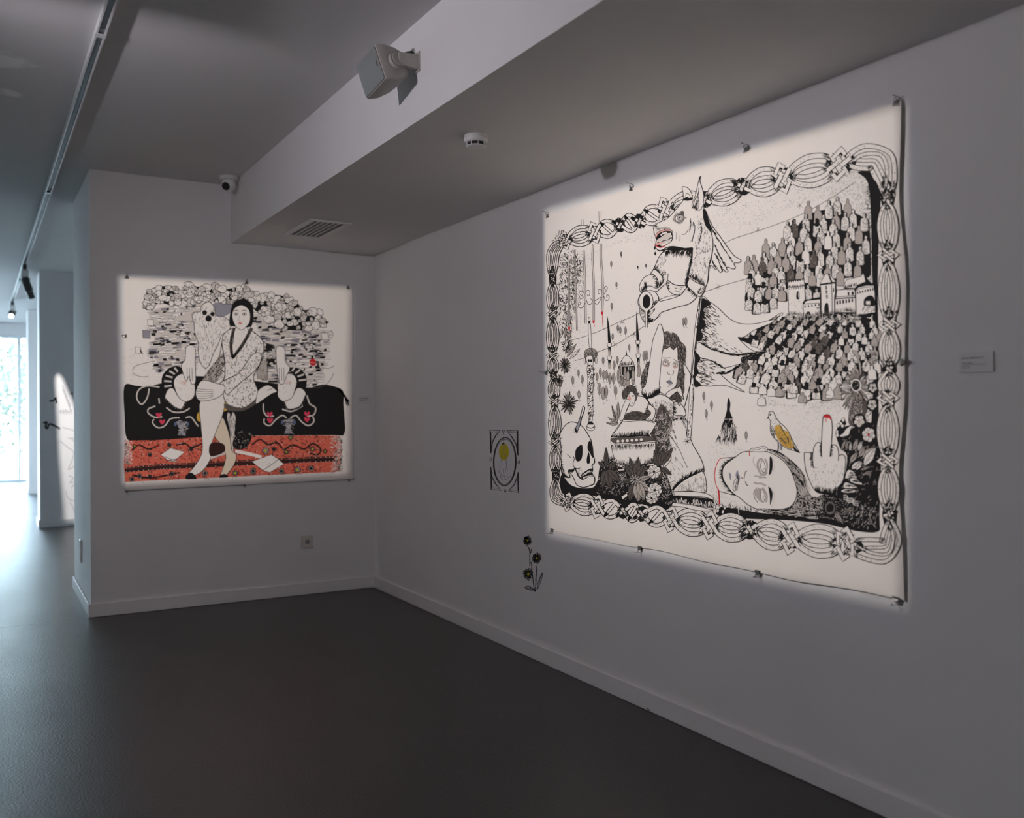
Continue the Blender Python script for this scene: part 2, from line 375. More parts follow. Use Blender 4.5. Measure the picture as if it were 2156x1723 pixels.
# smoke detector under the beam
def detector():
    root = empty('smoke_detector', (-.762, -3.085, HS), label='round white smoke detector with black slots under the ceiling beam', cat='smoke detector')
    bm = bmesh.new(); lathe(bm, [(.050, 0), (.050, -.010), (.0475, -.0105), (.0515, -.012), (.052, -.020), (.046, -.029), (.044, -.030)], 40); bm_obj('housing', bm, M_white, root, smooth=True)
    bm = bmesh.new(); lathe(bm, [(.036, -.0302), (.036, -.044)], 32); bm_obj('sensor_chamber', bm, M_dark, root)
    for i in range(9):
        a = 2*math.pi*(i+.35)/9; bm = bmesh.new(); M_ = Matrix.Rotation(a, 4, 'Z')
        box(bm, .0395, .0425, -.0016, .0016, -.044, -.0302, M_); bm_obj('rib', bm, M_white, root)
    bm = bmesh.new(); lathe(bm, [(.043, -.0442), (.0425, -.046), (.034, -.049), (.01, -.050)], 40); bm_obj('cap', bm, M_white, root, smooth=True)
    bm = bmesh.new(); cyl(bm, (-.0515, -.008, -.016), (-.0535, -.0085, -.016), .0016, n=8); bm_obj('indicator', bm, M_metal, root)
detector()

# air grille in the beam soffit
def grille():
    x0, x1, y0, y1 = -.800, -.606, -1.045, -.545
    root = empty('air_grille', ((x0+x1)/2, (y0+y1)/2, HS), label='white rectangular air grille with dark slots in the beam soffit', cat='vent')
    ox, oy = (x0+x1)/2, (y0+y1)/2; f = .034
    bm = bmesh.new(); hx, hy = (x1-x0)/2, (y1-y0)/2
    for b4 in ((-hx-f, hx+f, -hy-f, -hy), (-hx-f, hx+f, hy, hy+f), (-hx-f, -hx, -hy, hy), (hx, hx+f, -hy, hy)): box(bm, *b4, -.007, -.0002)
    bm_obj('frame', bm, M_white, root, bevel=.0015)
    bm = bmesh.new(); box(bm, -hx, hx, -hy, hy, -.0016, -.0003); bm_obj('duct_opening', bm, M_dark, root)
    for i in range(5):
        x = -hx+(i+1)*2*hx/6; bm = bmesh.new(); M_ = Matrix.Translation((x, 0, -.0045)) @ Matrix.Rotation(.5, 4, 'Y')
        box(bm, -.0040, .0040, -hy, hy, -.0006, .0006, M_); bm_obj('slat', bm, M_white, root)
grille()

# dome camera in the ceiling corner
def dome():
    root = empty('security_camera', (-1.13, -.26, ZC), label='small white turret security camera on the ceiling beside the beam', cat='camera')
    bm = bmesh.new(); lathe(bm, [(.060, 0), (.061, -.014), (.056, -.024), (.048, -.028)], 36); bm_obj('base', bm, M_white, root, smooth=True)
    bm = bmesh.new(); bmesh.ops.create_uvsphere(bm, u_segments=28, v_segments=16, radius=.047, matrix=Matrix.Translation((0, 0, -.058))); ball = bm_obj('ball', bm, M_white, root, smooth=True)
    d = Vector((-.62, -.66, -.42)).normalized(); c = Vector((0, 0, -.058))
    bm = bmesh.new(); cyl(bm, c+d*.040, c+d*.049, .027, .025, 28); bm_obj('lens_window', bm, M_dark, ball, bevel=.001)
dome()

# power outlets
def outlet(name, label, M_):
    root = empty(name, (0, 0, 0), label=label, cat='outlet'); root.matrix_world = M_
    bm = bmesh.new(); box(bm, -.044, .044, -.044, .044, 0, .011); bm_obj('plate', bm, mat('ivory_plastic', (.60, .56, .50), .45), root, bevel=.003)
    bm = bmesh.new(); lathe(bm, [(.0235, .0112), (.0235, .0125), (.020, .0125), (.0195, .0113)], 32); bm_obj('socket_ring', bm, M_white, root)
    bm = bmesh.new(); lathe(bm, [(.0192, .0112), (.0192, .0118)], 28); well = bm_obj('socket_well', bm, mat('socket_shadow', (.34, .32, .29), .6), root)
    for s_ in (-1, 1):
        bm = bmesh.new(); cyl(bm, (s_*.0095, 0, .0119), (s_*.0095, 0, .0123), .003, n=12); bm_obj('pin_hole', bm, M_dark, well)
    return root
c = unp(646, 1141, 1, 0)
outlet('power_outlet', 'square white wall socket low on the end wall below the carpet drawing', Matrix(((1, 0, 0, c.x), (0, 0, -1, 0), (0, 1, 0, c.z), (0, 0, 0, 1))))
root = empty('power_outlet', (XL, .60, .352), label='tall white double outlet on the narrow side of the end wall', cat='outlet')
bm = bmesh.new(); box(bm, -.012, 0, -.042, .042, -.080, .080); bm_obj('plate', bm, M_white, root, bevel=.004)
for z in (-.038, .038):
    bm = bmesh.new(); cyl(bm, (-.0122, 0, z), (-.0150, 0, z), .026, n=24); bm_obj('socket_ring', bm, M_white, root, bevel=.001)
# ------------------------------------------------------------------ ink drawing kit
# Drawings are flat ink on paper: every line is a thin ribbon laid on the sheet, a few hundredths of a millimetre proud.
INK = {}
def ink(name, col, rough=.8): INK[name] = mat('ink_'+name, col, rough, spec=.2); return INK[name]
M_paper = mat('drawing_paper', (.80, .745, .70), .85, noise=.02, nscale=5, spec=.2)
INK['p'] = M_paper
ink('k', (.011, .010, .010)); ink('g', (.44, .385, .35)); ink('d', (.10, .085, .075)); ink('w', (.62, .56, .52))
ink('r', (.55, .018, .022)); ink('n', (.72, .38, .33)); ink('o', (.62, .37, .07)); ink('v', (.27, .26, .30)); ink('s', (.70, .58, .45))
ink('y', (.62, .50, .02)); ink('t', (.62, .13, .085)); ink('q', (.035, .014, .012)); ink('b', (.10, .13, .22)); ink('h', (.62, .05, .10))
class Frame:
    def __init__(s, x, y, k): s.x, s.y, s.k = x, y, k
    def __call__(s, txt):
        v = [float(q) for q in txt.split()] if isinstance(txt, str) else [c for p in txt for c in p]
        return [(s.x+v[i]/s.k, s.y+v[i+1]/s.k) for i in range(0, len(v)-1, 2)]
def smooth(pts, closed=False, n=5):
    m = len(pts)
    if m < 3: return list(pts)
    out = []
    rng = range(m) if closed else range(m-1)
    for i in rng:
        p1, p2 = pts[i], pts[(i+1) % m]
        p0 = pts[(i-1) % m] if closed or i > 0 else p1
        p3 = pts[(i+2) % m] if closed or i+2 < m else p2
        for j in range(n):
            t = j/n; t2 = t*t; t3 = t2*t
            out.append(tuple(.5*((2*p1[c])+(-p0[c]+p2[c])*t+(2*p0[c]-5*p1[c]+4*p2[c]-p3[c])*t2+(-p0[c]+3*p1[c]-3*p2[c]+p3[c])*t3) for c in (0, 1)))
    if not closed: out.append(pts[-1])
    return out
def inside(p, poly):
    c = False; x, y = p; j = len(poly)-1
    for i in range(len(poly)):
        xi, yi = poly[i]; xj, yj = poly[j]
        if (yi > y) != (yj > y) and x < (xj-xi)*(y-yi)/(yj-yi)+xi: c = not c
        j = i
    return c
class Sheet:
    """collects ink meshes per (part, colour); P maps photo pixels to the sheet plane"""
    def __init__(s, origin, normal, root, step=4.0e-6):
        s.o, s.n, s.root, s.step = Vector(origin), Vector(normal).normalized(), root, step
        s.B = {}; s.lay = 4; s.cur = 'ink_drawing'
    def P(s, q, l):
        d = _F + _R2*((q[0]-IMW/2)/FPX) - _U2*((q[1]-IMH/2)/FPX)
        t = (s.o-CAM).dot(s.n)/d.dot(s.n)
        return CAM+d*t+s.n*(l*s.step)-s.root.location
    def part(s, name, lay=None):
        s.cur = name
        if lay is not None: s.lay = lay
    def _b(s, c): return s.B.setdefault((s.cur, c), ([], []))
    def poly(s, pts, c, l):
        V, Fc = s._b(c); i = len(V)
        V.extend(s.P(q, l) for q in pts); Fc.append(tuple(range(i, i+len(pts))))
    def fill(s, pts, c='p', sm=True):
        if sm: pts = smooth(pts, True, 4)
        s.lay += 1; s.poly(pts, c, s.lay)
    def line(s, pts, w=1.0, c='k', sm=True, closed=False, tap=0.0):
        if sm: pts = smooth(pts, closed, 4)
        if closed: pts = list(pts)+[pts[0]]
        V, Fc = s._b(c); i0 = len(V); m = len(pts); l = s.lay+.5
        for i, q in enumerate(pts):
            a = pts[max(0, i-1)]; b = pts[min(m-1, i+1)]
            if closed and i in (0, m-1): a, b = pts[m-2], pts[1]
            dx, dy = b[0]-a[0], b[1]-a[1]; L = math.hypot(dx, dy) or 1
            h = w*.62
            if tap: f = i/max(1, m-1); h *= (1-tap*f) if tap > 0 else (1+tap*(1-f))
            nx, ny = -dy/L*h, dx/L*h
            V.append(s.P((q[0]+nx, q[1]+ny), l)); V.append(s.P((q[0]-nx, q[1]-ny), l))
        for i in range(m-1):
            j = i0+2*i; Fc.append((j, j+1, j+3, j+2))
    def shape(s, pts, w=1.0, c='p', lc='k', sm=True):
        s.fill(pts, c, sm); s.line(pts, w, lc, sm, True)
    def dot(s, q, r, c='k', n=4):
        V, Fc = s._b(c); i = len(V); a0 = R.random()*6
        V.extend(s.P((q[0]+r*math.cos(a0+6.2832*k/n), q[1]+r*math.sin(a0+6.2832*k/n)), s.lay+.6) for k in range(n)); Fc.append(tuple(range(i, i+n)))
    def tick(s, q, a, L, w, c='k'):
        dx, dy = math.cos(a)*L, math.sin(a)*L
        V, Fc = s._b(c); i = len(V); nx, ny = -math.sin(a)*w*.62, math.cos(a)*w*.62; l = s.lay+.6
        V.extend((s.P((q[0]+nx, q[1]+ny), l), s.P((q[0]-nx, q[1]-ny), l), s.P((q[0]+dx-nx*.35, q[1]+dy-ny*.35), l), s.P((q[0]+dx+nx*.35, q[1]+dy+ny*.35), l)))
        Fc.append((i, i+1, i+2, i+3))
    def stip(s, pts, n, r=.45, c='k', dens=None, sm=True):
        if sm: pts = smooth(pts, True, 3)
        x0, x1 = min(p[0] for p in pts), max(p[0] for p in pts); y0, y1 = min(p[1] for p in pts), max(p[1] for p in pts)
        k = 0; tries = 0
        while k < n and tries < n*12:
            tries += 1
            q = (R.uniform(x0, x1), R.uniform(y0, y1))
            if not inside(q, pts): continue
            if dens and R.random() > dens((q[0]-x0)/(x1-x0+1e-9), (q[1]-y0)/(y1-y0+1e-9)): continue
            s.dot(q, r*R.uniform(.7, 1.3), c); k += 1
    def hatch(s, pts, n, a, L, w=.6, c='k', ja=.15, sm=True, dens=None):
        if sm: pts = smooth(pts, True, 3)
        x0, x1 = min(p[0] for p in pts), max(p[0] for p in pts); y0, y1 = min(p[1] for p in pts), max(p[1] for p in pts)
        k = 0; tries = 0
        while k < n and tries < n*12:
            tries += 1
            q = (R.uniform(x0, x1), R.uniform(y0, y1))
            if not inside(q, pts): continue
            if dens and R.random() > dens((q[0]-x0)/(x1-x0+1e-9), (q[1]-y0)/(y1-y0+1e-9)): continue
            s.tick(q, a+R.gauss(0, ja), L*R.uniform(.6, 1.4), w*R.uniform(.7, 1.3), c); k += 1
    def fur(s, pts, n, a, L, w=.7, c='k', ja=.2, jp=.6):
        """ticks growing from a path"""
        pts = smooth(pts, False, 5); seg = [math.dist(p, q) for p, q in zip(pts, pts[1:])]; tot = sum(seg) or 1
        for i in range(n):
            d = R.random()*tot; j = 0
            while j < len(seg)-1 and d > seg[j]: d -= seg[j]; j += 1
            f = d/(seg[j] or 1); p, q = pts[j], pts[j+1]
            s.tick((p[0]+(q[0]-p[0])*f+R.gauss(0, jp), p[1]+(q[1]-p[1])*f+R.gauss(0, jp)), a+R.gauss(0, ja), L*R.uniform(.5, 1.4), w*R.uniform(.7, 1.3), c)
    def leaf(s, a, b, wd, c='p', veins=4, w=.7):
        """pointed leaf from a to b"""
        dx, dy = b[0]-a[0], b[1]-a[1]; L = math.hypot(dx, dy) or 1; nx, ny = -dy/L*wd, dx/L*wd
        A = [(a[0]+dx*t+nx*h, a[1]+dy*t+ny*h) for t, h in ((0, 0), (.2, .7), (.45, 1), (.75, .6), (1, 0), (.75, -.6), (.45, -1), (.2, -.7))]
        s.fill(A, c, False); s.line(A, w, 'k', False, True)
        s.line([a, b], w*.8, 'k', False)
        for i in range(veins):
            t = .15+.7*(i+R.random()*.6)/max(1, veins); h = (1 if i % 2 else -1)*R.uniform(.25, .6)
            s.line([(a[0]+dx*t, a[1]+dy*t), (a[0]+dx*(t+.18)+nx*h, a[1]+dy*(t+.18)+ny*h)], w*.7, 'k', False)
    def ell(s, cx, cy, rx, ry, rot=0, n=20, a0=0, a1=2*math.pi):
        c, q = math.cos(rot), math.sin(rot); o = []
        full = abs(a1-a0-2*math.pi) < 1e-6
        for i in range(n if full else n+1):
            t = a0+(a1-a0)*i/n; x, y = rx*math.cos(t), ry*math.sin(t)
            o.append((cx+x*c-y*q, cy+x*q+y*c))
        return o
    def flower(s, c, r, n, pw=.5, cc='k', fillc='p', rr=.28, rot=0, asp=1.0, w=.6):
        for i in range(n):
            a = rot+6.2832*i/n
            s.leaf((c[0]+math.cos(a)*r*.2*asp, c[1]+math.sin(a)*r*.2), (c[0]+math.cos(a)*r*asp*R.uniform(.85, 1.15), c[1]+math.sin(a)*r*R.uniform(.85, 1.15)), r*pw*.4, fillc, 2, w)
        s.fill(s.ell(c[0], c[1], r*rr*asp, r*rr), cc)
    def blossom(s, c, r, n=5, cc='r', rot=0, asp=1.0):
        for i in range(n):
            a = rot+6.2832*i/n
            s.shape(s.ell(c[0]+math.cos(a)*r*.55*asp, c[1]+math.sin(a)*r*.55, r*.42*asp, r*.36, a, 10), .7)
            s.hatch(s.ell(c[0]+math.cos(a)*r*.45*asp, c[1]+math.sin(a)*r*.45, r*.25*asp, r*.25, 0, 8), 6, a, r*.3, .5)
        s.fill(s.ell(c[0], c[1], r*.16*asp, r*.16), cc)
    def build(s):
        M = {}
        for (part, c), (V, Fc) in s.B.items():
            D = M.setdefault(part, ([], [], [], []))
            i = len(D[0]); D[0].extend(V); D[1].extend(tuple(k+i for k in f) for f in Fc)
            if c not in D[2]: D[2].append(c)
            D[3].extend([D[2].index(c)]*len(Fc))
        for part, (V, Fc, cs, ids) in M.items():
            part = part.split('#')[0]
            me = bpy.data.meshes.new(part); me.from_pydata([tuple(v) for v in V], [], Fc)
            for c in cs: me.materials.append(INK[c])
            me.polygons.foreach_set('material_index', ids); me.update()
            link(part, me, None, s.root)
# ------------------------------------------------------------------ the two sheets of paper
def make_sheet(name, label, corners, back, edge_wave, curl):
    """corners TL TR BR BL on the sheet plane; margins curl and ripple a little away from / toward the wall"""
    TL, TR, BR, BL = [Vector(c) for c in corners]
    org = (TL+TR+BR+BL)/4; n = (TR-TL).cross(BL-TL).normalized()
    if n.dot(CAM-org) < 0: n = -n
    root = empty(name, org, label=label, cat='drawing')
    NX, NY = 48, 48
    bm = bmesh.new(); G = []
    for j in range(NY+1):
        row = []
        for i in range(NX+1):
            a, b_ = i/NX, j/NY
            p = (TL*(1-a)+TR*a)*(1-b_)+(BL*(1-a)+BR*a)*b_
            d = edge_wave(a, b_)
            p = p+(TR-TL).normalized()*d[0]+(BL-TL).normalized()*d[1]+n*curl(a, b_)
            row.append(bm.verts.new(p-org))
        G.append(row)
    for j in range(NY):
        for i in range(NX): bm.faces.new((G[j][i], G[j+1][i], G[j+1][i+1], G[j][i+1]))
    o = bm_obj('paper_sheet', bm, M_paper, root)
    m = o.modifiers.new('solid', 'SOLIDIFY'); m.thickness = .0006; m.offset = -1 if False else 1
    m.offset = -1
    return root, org, n
def tilted(u, v, x0, x1, y0, y1):
    """point of pixel (u,v) on the plane x = lerp(x0..x1) over y0..y1 (sheet leaning off the right wall)"""
    d = _F + _R2*((u-IMW/2)/FPX) - _U2*((v-IMH/2)/FPX)
    k = (x1-x0)/(y1-y0)          # x = x0 + k*(y-y0)
    t = (x0+k*(CAM.y-y0)-CAM.x)/(d.x-k*d.y)
    return CAM+d*t
RC = [tilted(u, v, -.006, -.017, -2.43, -4.59) for u, v in ((1148, 455), (1899, 212.5), (1900.5, 1266), (1157.5, 1117))]
def wave_r(a, b):
    e = 0
    if a > .96: e = (a-.96)/.04*(.011*math.sin(b*9.5+3.6)+.004*math.sin(b*23))
    if a < .03: e = -(.03-a)/.03*.006*math.sin(b*8+1)
    f = 0
    if b > .97: f = (b-.97)/.03*(.004*math.sin(a*11)+.003*math.sin(a*26))
    return e, f
def curl_r(a, b):
    c = 0
    if a > .985: c += (a-.985)/.015*(-.003+.002*math.sin(b*9+1))
    if b > .95: c += -.003*((b-.95)/.05)**2
    return c
sheet_r, org_r, n_r = make_sheet('ink_drawing_sheet', 'large ink drawing with a knotwork border, horse-headed figure and castle, clipped to the wall', RC, .0, wave_r, curl_r)
LC = [unp(u, v, 1, -.014) for u, v in ((263, 583.5), (742, 606.5), (742.5, 1008.5), (263.5, 1033))]
def wave_l(a, b): return (.002*math.sin(b*9) if a > .97 or a < .03 else 0, 0)
def curl_l(a, b): return .006*((b-.95)/.05)**1.5 if b > .95 else 0
sheet_l, org_l, n_l = make_sheet('ink_drawing_sheet', 'unframed drawing of a seated figure above a red patterned carpet, clipped to the wall', LC, .0, wave_l, curl_l)
# ------------------------------------------------------------------ drawing on the right wall
S = Sheet(org_r, n_r, sheet_r)
PI = math.pi
FH, FA_, FC, FR, FF = Frame(1370, 370, 7.83), Frame(1335, 520, 10.133), Frame(1640, 560, 9.8), Frame(1555, 400, 7.18), Frame(1450, 610, 7.49)
FW, FB, FS, FL_, FV = Frame(1335, 680, 8.613), Frame(1270, 790, 5.943), Frame(1160, 850, 9.069), Frame(1490, 920, 8.624), Frame(1590, 850, 8.205)
FG, FM, FP, FQ, FX = Frame(1150, 460, 7.18), Frame(1190, 650, 6.629), Frame(1740, 740, 7.829), Frame(1690, 940, 9.574), Frame(1540, 680, 6.7375)
PX = Frame(0, 0, 1)
# --- dark grounds and stippled shading behind everything
S.part('drawn_background_shading')
S.fill(PX('1806 362 1852 366 1854 430 1850 520 1848 620 1850 720 1850 850 1852 960 1852 1090 1848 1120 1800 1118 1740 1104 1660 1096 1560 1092 1510 1085 1515 1070 1540 1070 1600 1080 1660 1082 1700 1060 1740 1040 1790 1050 1815 1040 1825 990 1830 930 1835 880 1838 820 1838 760 1836 690 1838 640 1836 560 1834 470 1830 400 1822 376'), 'k')
S.fill(PX('1182 1000 1200 1020 1222 1028 1250 1026 1262 1008 1290 1000 1330 1020 1400 1030 1412 1046 1408 1070 1390 1078 1352 1062 1310 1064 1240 1042 1196 1046 1180 1030'), 'k')
S.hatch(PX('1180 540 1212 526 1224 560 1214 600 1206 640 1204 700 1186 706 1178 660 1178 600'), 420, 1.2, 7, 1.1, 'k', .7)
S.stip(PX('1500 400 1560 420 1600 420 1680 390 1740 365 1806 352 1840 372 1838 480 1822 500 1800 440 1740 420 1660 440 1590 470 1520 470 1492 440'), 1900, .55, dens=lambda a, b: .12+.9*max(0, a-.35)+.5*max(0, .4-b))
S.stip(PX('1790 380 1840 380 1842 620 1826 640 1812 520 1800 440'), 700, .6, dens=lambda a, b: .15+a)
S.stip(PX('1482 470 1500 425 1560 430 1620 440 1600 480 1560 500 1510 480'), 260, .5)
for q in ('1200 520 1240 532 1300 505 1360 488 1400 486 1380 510 1320 510 1260 530 1230 560', '1206 530 1240 540 1232 600 1212 640 1208 580'):
    S.stip(PX(q), 260, .45, 'd')
S.stip(PX('1490 935 1530 930 1580 960 1540 1000 1510 1080 1500 1060 1496 1000'), 300, .5)
S.stip(PX('1500 1040 1560 1060 1560 1085 1506 1080'), 260, .5)
S.stip(PX('1690 870 1740 850 1770 880 1770 960 1740 1040 1700 1040 1700 960 1670 930'), 420, .5)
S.stip(PX('1560 855 1660 850 1760 830 1770 870 1700 880 1620 872'), 260, .45, 'd')
S.stip(PX('1690 1040 1790 1048 1840 1060 1840 1105 1760 1096 1690 1080'), 500, .7, 'p')
S.stip(PX('1690 1048 1730 1045 1730 1075 1700 1085'), 200, .8, 'p')
S.hatch(PX('1780 1060 1846 1030 1846 1110 1790 1108'), 120, -1.2, 7, .6, 'p')
S.stip(PX('1190 620 1230 640 1230 740 1215 800 1225 850 1200 860 1186 800 1186 700'), 500, .5, 'd')
S.hatch(PX('1190 560 1228 548 1232 600 1212 660 1190 690'), 260, 1.9, 7, .6, 'k', .5)
S.hatch(PX('1184 540 1204 536 1206 690 1184 690'), 120, 1.5, 5, .6, 'p', 1.2)
S.stip(PX('1225 580 1300 560 1360 560 1340 640 1280 700 1230 720'), 120, .35, 'd')
S.stip(PX('1215 870 1260 860 1300 900 1330 880 1300 960 1250 920'), 160, .35, 'd')
for q, n, a in (('1826 380 1840 380 1842 1100 1828 1100 1818 1000 1830 800 1826 600', 420, 2.6), ('1500 1062 1560 1072 1650 1080 1720 1050 1800 1040 1830 1060 1800 1080 1700 1082 1560 1082', 360, -1.3)):
    S.hatch(PX(q), n, a, 9, 1.1, 'k', .6, False)
# --- gate bars, scrolls
S.part('drawn_gate', 30)
for q, w in (('335 560 340 700 345 900 345 1200 350 1650', 2.4), ('432 470 435 700 445 1000 455 1300 465 1700', 1.8), ('565 480 575 650 585 900 590 1200 598 1590', 2.7), ('710 390 700 600 715 900 720 1200 717 1570', 2.7), ('830 380 828 600 850 900 855 1150 845 1440', 2.9)):
    S.line(FG(q), w+.9, 'd'); S.lay += 1; S.line(FG(q), w-.8, 'w')
for q, w in (('545 20 545 130', 3.2), ('812 -110 816 60', 3.4)):
    S.line(FG(q), w+1, 'd'); S.lay += 1; S.line(FG(q), w-.6, 'p')
for q in ('580 1160 560 1110 510 1110 495 1160 520 1210 560 1200 545 1160', '595 1130 620 1090 655 1095 660 1140 640 1175 620 1150', '590 1280 560 1340 510 1355 485 1310 500 1265 520 1280 505 1310', '605 1230 640 1300 685 1290 695 1235 670 1215', '735 1280 770 1300 810 1250 830 1190 735 1250', '840 1130 830 1080 790 1080 785 1130 810 1140', '870 1150 900 1110 925 1060 905 1025 880 1050 900 1090', '870 1170 900 1240 945 1230 950 1170 915 1160 920 1200', '240 1350 260 1310 290 1330 280 1390 240 1380', '380 1230 420 1200 440 1260 400 1300 380 1260'):
    S.line(FG(q), 1.1, 'd')
for x, y, y2 in ((845, 1420, 1640), (717, 1550, 1640), (348, 1650, 1700)):
    S.fill(FG([(x-15, y-10), (x+15, y-10), (x+14, y+35), (x-14, y+35)]), 'r', False); S.line(FG([(x+3, y+20), (x+12, y2)]), .9, 'r', False)
# --- barbed wire
S.part('drawn_barbed_wire', 34)
for pts in (PX('1180 722 1240 706 1300 680 1345 660 1400 626 1480 615 1520 602 1570 588'), PX('1250 745 1300 724 1352 690 1390 666'), PX('1500 530 1540 505 1600 485 1680 455 1745 420 1800 384'), PX('1210 760 1250 748')):
    S.line(pts, .9, 'd')
    sm = smooth(pts, False, 8)
    for i, q in enumerate(sm):
        S.tick(q, R.uniform(-1.2, .4), 2.2, .7, 'd')
for x, y in ((1310, 679), (1596, 484), (1684, 433), (1294, 726), (1335, 704), (1512, 605)):
    for a in (-1.9, -.9, .5, 1.6, 2.6): S.tick((x, y), a, 7, .8)
# --- marching figures seen as little leaves
for x, y, h in [(1287, 550, 12), (1298, 594, 11), (1288, 638, 14), (1301, 684, 14), (1306, 688, 15), (1317, 688, 17), (1290, 702, 14), (1325, 725, 13), (1270, 752, 15), (1300, 750, 16), (1293, 760, 18), (1264, 775, 18), (1257, 785, 18), (1271, 780, 20), (1277, 780, 20), (1284, 785, 24), (1292, 785, 24), (1304, 782, 26), (1309, 790, 24), (1314, 792, 24), (1322, 796, 22), (1333, 790, 22), (1262, 806, 26), (1270, 815, 28), (1276, 812, 26), (1296, 812, 22), (1218, 778, 15), (1226, 790, 18), (1206, 792, 18), (1219, 822, 18), (1249, 802, 16), (1356, 740, 20), (1361, 738, 22), (1482, 825, 18), (1498, 844, 18), (1487, 862, 18), (1571, 908, 18), (1343, 560, 6), (1308, 530, 10), (1444, 668, 18), (1439, 670, 16), (1360, 556, 7)]:
    S.part('drawn_leaf_figure#%d' % (x*2000+y), 45); S.shape(PX([(x, y), (x+h*.14, y+h*.35), (x+h*.12, y+h*.75), (x, y+h), (x-h*.12, y+h*.7), (x-h*.14, y+h*.35)]), .7, 'g')
    S.line(PX([(x, y+h*.2), (x, y+h*.85)]), .7, 'k', False); S.tick((x, y+h), 1.5, h*.3, .6); S.tick((x, y+h*1.3), -.6, h*.25, .6)
# --- minarets and dome
S.part('drawn_mosque', 50)
for q in ('585 100 605 180 622 300 636 470 600 470 592 300 586 180', '993 40 1010 160 1022 300 1030 430 995 430 990 280'):
    S.fill(FM(q), 'k'); 
for x, y in ((617, 495), (617, 680), (1014, 460), (1020, 650)):
    S.fill(FM([(x-22, y+20), (x+22, y+20), (x+24, y+160), (x-16, y+160)]), 'g', False)
    S.shape(FM([(x-28, y-15), (x+28, y-15), (x+30, y), (x+20, y+35), (x-20, y+35), (x-30, y)]), .9)
    for k in range(6): S.tick(FM([(x-14+6*k, y+40)])[0], 1.55, R.uniform(4, 14), 1.2)
S.fill(FM('750 900 760 790 960 790 965 900 930 960 880 1000 820 940'), 'k')
S.shape(FM('765 800 790 720 850 650 910 690 955 770 960 795 880 810'), .9); S.fur(FM('775 790 870 790 955 780'), 50, -1.4, 7)
S.fill(FM('845 660 853 575 866 655'), 'k', False)
for k in range(4): S.fill(FM([(880+22*k, 815), (890+22*k, 815), (892+22*k, 860), (882+22*k, 860)]), 'w', False)
for x, y, h in [(1307, 765, 26), (1316, 772, 26), (1322, 780, 20), (1333, 778, 22), (1345, 768, 24), (1303, 775, 28)]:
    S.shape(PX([(x, y), (x+3.2, y+h*.4), (x+2.4, y+h), (x-2.4, y+h), (x-3.2, y+h*.4)]), .8, 'g'); S.line(PX([(x, y+4), (x, y+h-3)]), .6)
# --- candle standard with skull
S.part('drawn_candle_standard', 60)
S.shape(FM('322 250 330 200 345 190 355 240 370 545 338 545 325 380'), .8); S.shape(FM('335 115 352 170 345 205 325 195 322 160'), .7); S.fill(FM('325 170 352 172 345 205 328 200'), 'k')
S.fill(FM('262 640 280 580 350 548 420 570 455 630 440 680 410 740 300 750 270 700'), 'd'); S.hatch(FM('262 640 280 580 350 548 420 570 455 630 440 680 300 690'), 60, .8, 4, .5, 'w', .8)
S.shape(FM('290 690 330 655 375 660 388 720 385 800 330 810 310 770'), .8)
for x in (330, 362): S.fill(S.ell(*FM([(x, 728)])[0], 2.2, 3.2), 'k')
S.shape(FM('262 690 280 690 282 770 268 760'), .7); S.shape(FM('420 690 445 690 440 770 420 750'), .7)
S.shape(FM('308 810 388 810 392 1000 385 1200 390 1400 375 1570 330 1570 320 1400 308 1200 315 1000'), .8)
S.hatch(FM('308 810 388 810 392 1000 385 1200 390 1400 375 1570 330 1570 320 1400 308 1200 315 1000'), 110, -.9, 4.5, 1.5, 'k', .5)
S.shape(FM('300 1650 330 1590 380 1590 415 1650 395 1695 350 1705 310 1690'), .9); S.fill(FM('325 1575 380 1575 395 1620 315 1620'), 'k', False); S.line(FM('305 1650 355 1670 410 1648'), 1.4)
# --- the crowd above the castle
S.part('drawn_crowd', 50)
BOT = [(0, 0), (16, 8), (23, 30), (20, 62), (26, 82), (50, 104), (62, 150), (63, 220), (58, 300), (-58, 300), (-63, 220), (-62, 150), (-50, 104), (-26, 82), (-20, 62), (-23, 30), (-16, 8)]
def bottle(fr, x, y, st, k=1.0, lean=0.0, L=1.0, cut=None):
    c, q = math.cos(lean), math.sin(lean)
    pt = lambda X, Y: (x+(X*c-Y*L*q)*k, y+(X*q+Y*L*c)*k)
    O = fr([pt(*p) for p in BOT])
    if st in 'sb' or R.random() < .45:
        sd = 1 if R.random() < .6 else -1
        S.fill(fr([pt(p[0]*1.10+sd*16, p[1]+8) for p in BOT]), 'k')
    S.fill(O, {'g': 'g', 'd': 'd', 'w': 'p', 's': 'p', 'b': 'p'}[st]); S.line(O, .8, 'k', True, True)
    n = 0
    if st == 's': n = 150
    if st == 'b': n = 150
    sx = 1 if R.random() < .6 else -1
    for i in range(int(n*k) if fr is not PX else 34 if n else 0):
        Y = 300*R.random()**.8; hw = 18 if Y < 80 else 58
        X = hw*(1-R.random()**1.7*1.6)*sx if R.random() < .7 else R.uniform(-hw, hw)
        if abs(X) > hw: continue
        S.dot(fr([pt(X, Y)])[0], R.uniform(.45, .8))
    if st == 'b': S.fill(fr([pt(*p) for p in ((0, 2), (20, 20), (20, 66), (48, 108), (0, 140), (-48, 108), (-20, 66), (-20, 20))]), 'k')
    if st in 'gd':
        for i in range(int(26*k) if fr is not PX else 8):
            Y = R.uniform(20, 290); hw = 16 if Y < 80 else 52
            S.tick(fr([pt(R.uniform(-hw, hw), Y)])[0], .8, 1.6, .5, 'd' if st == 'g' else 'w')
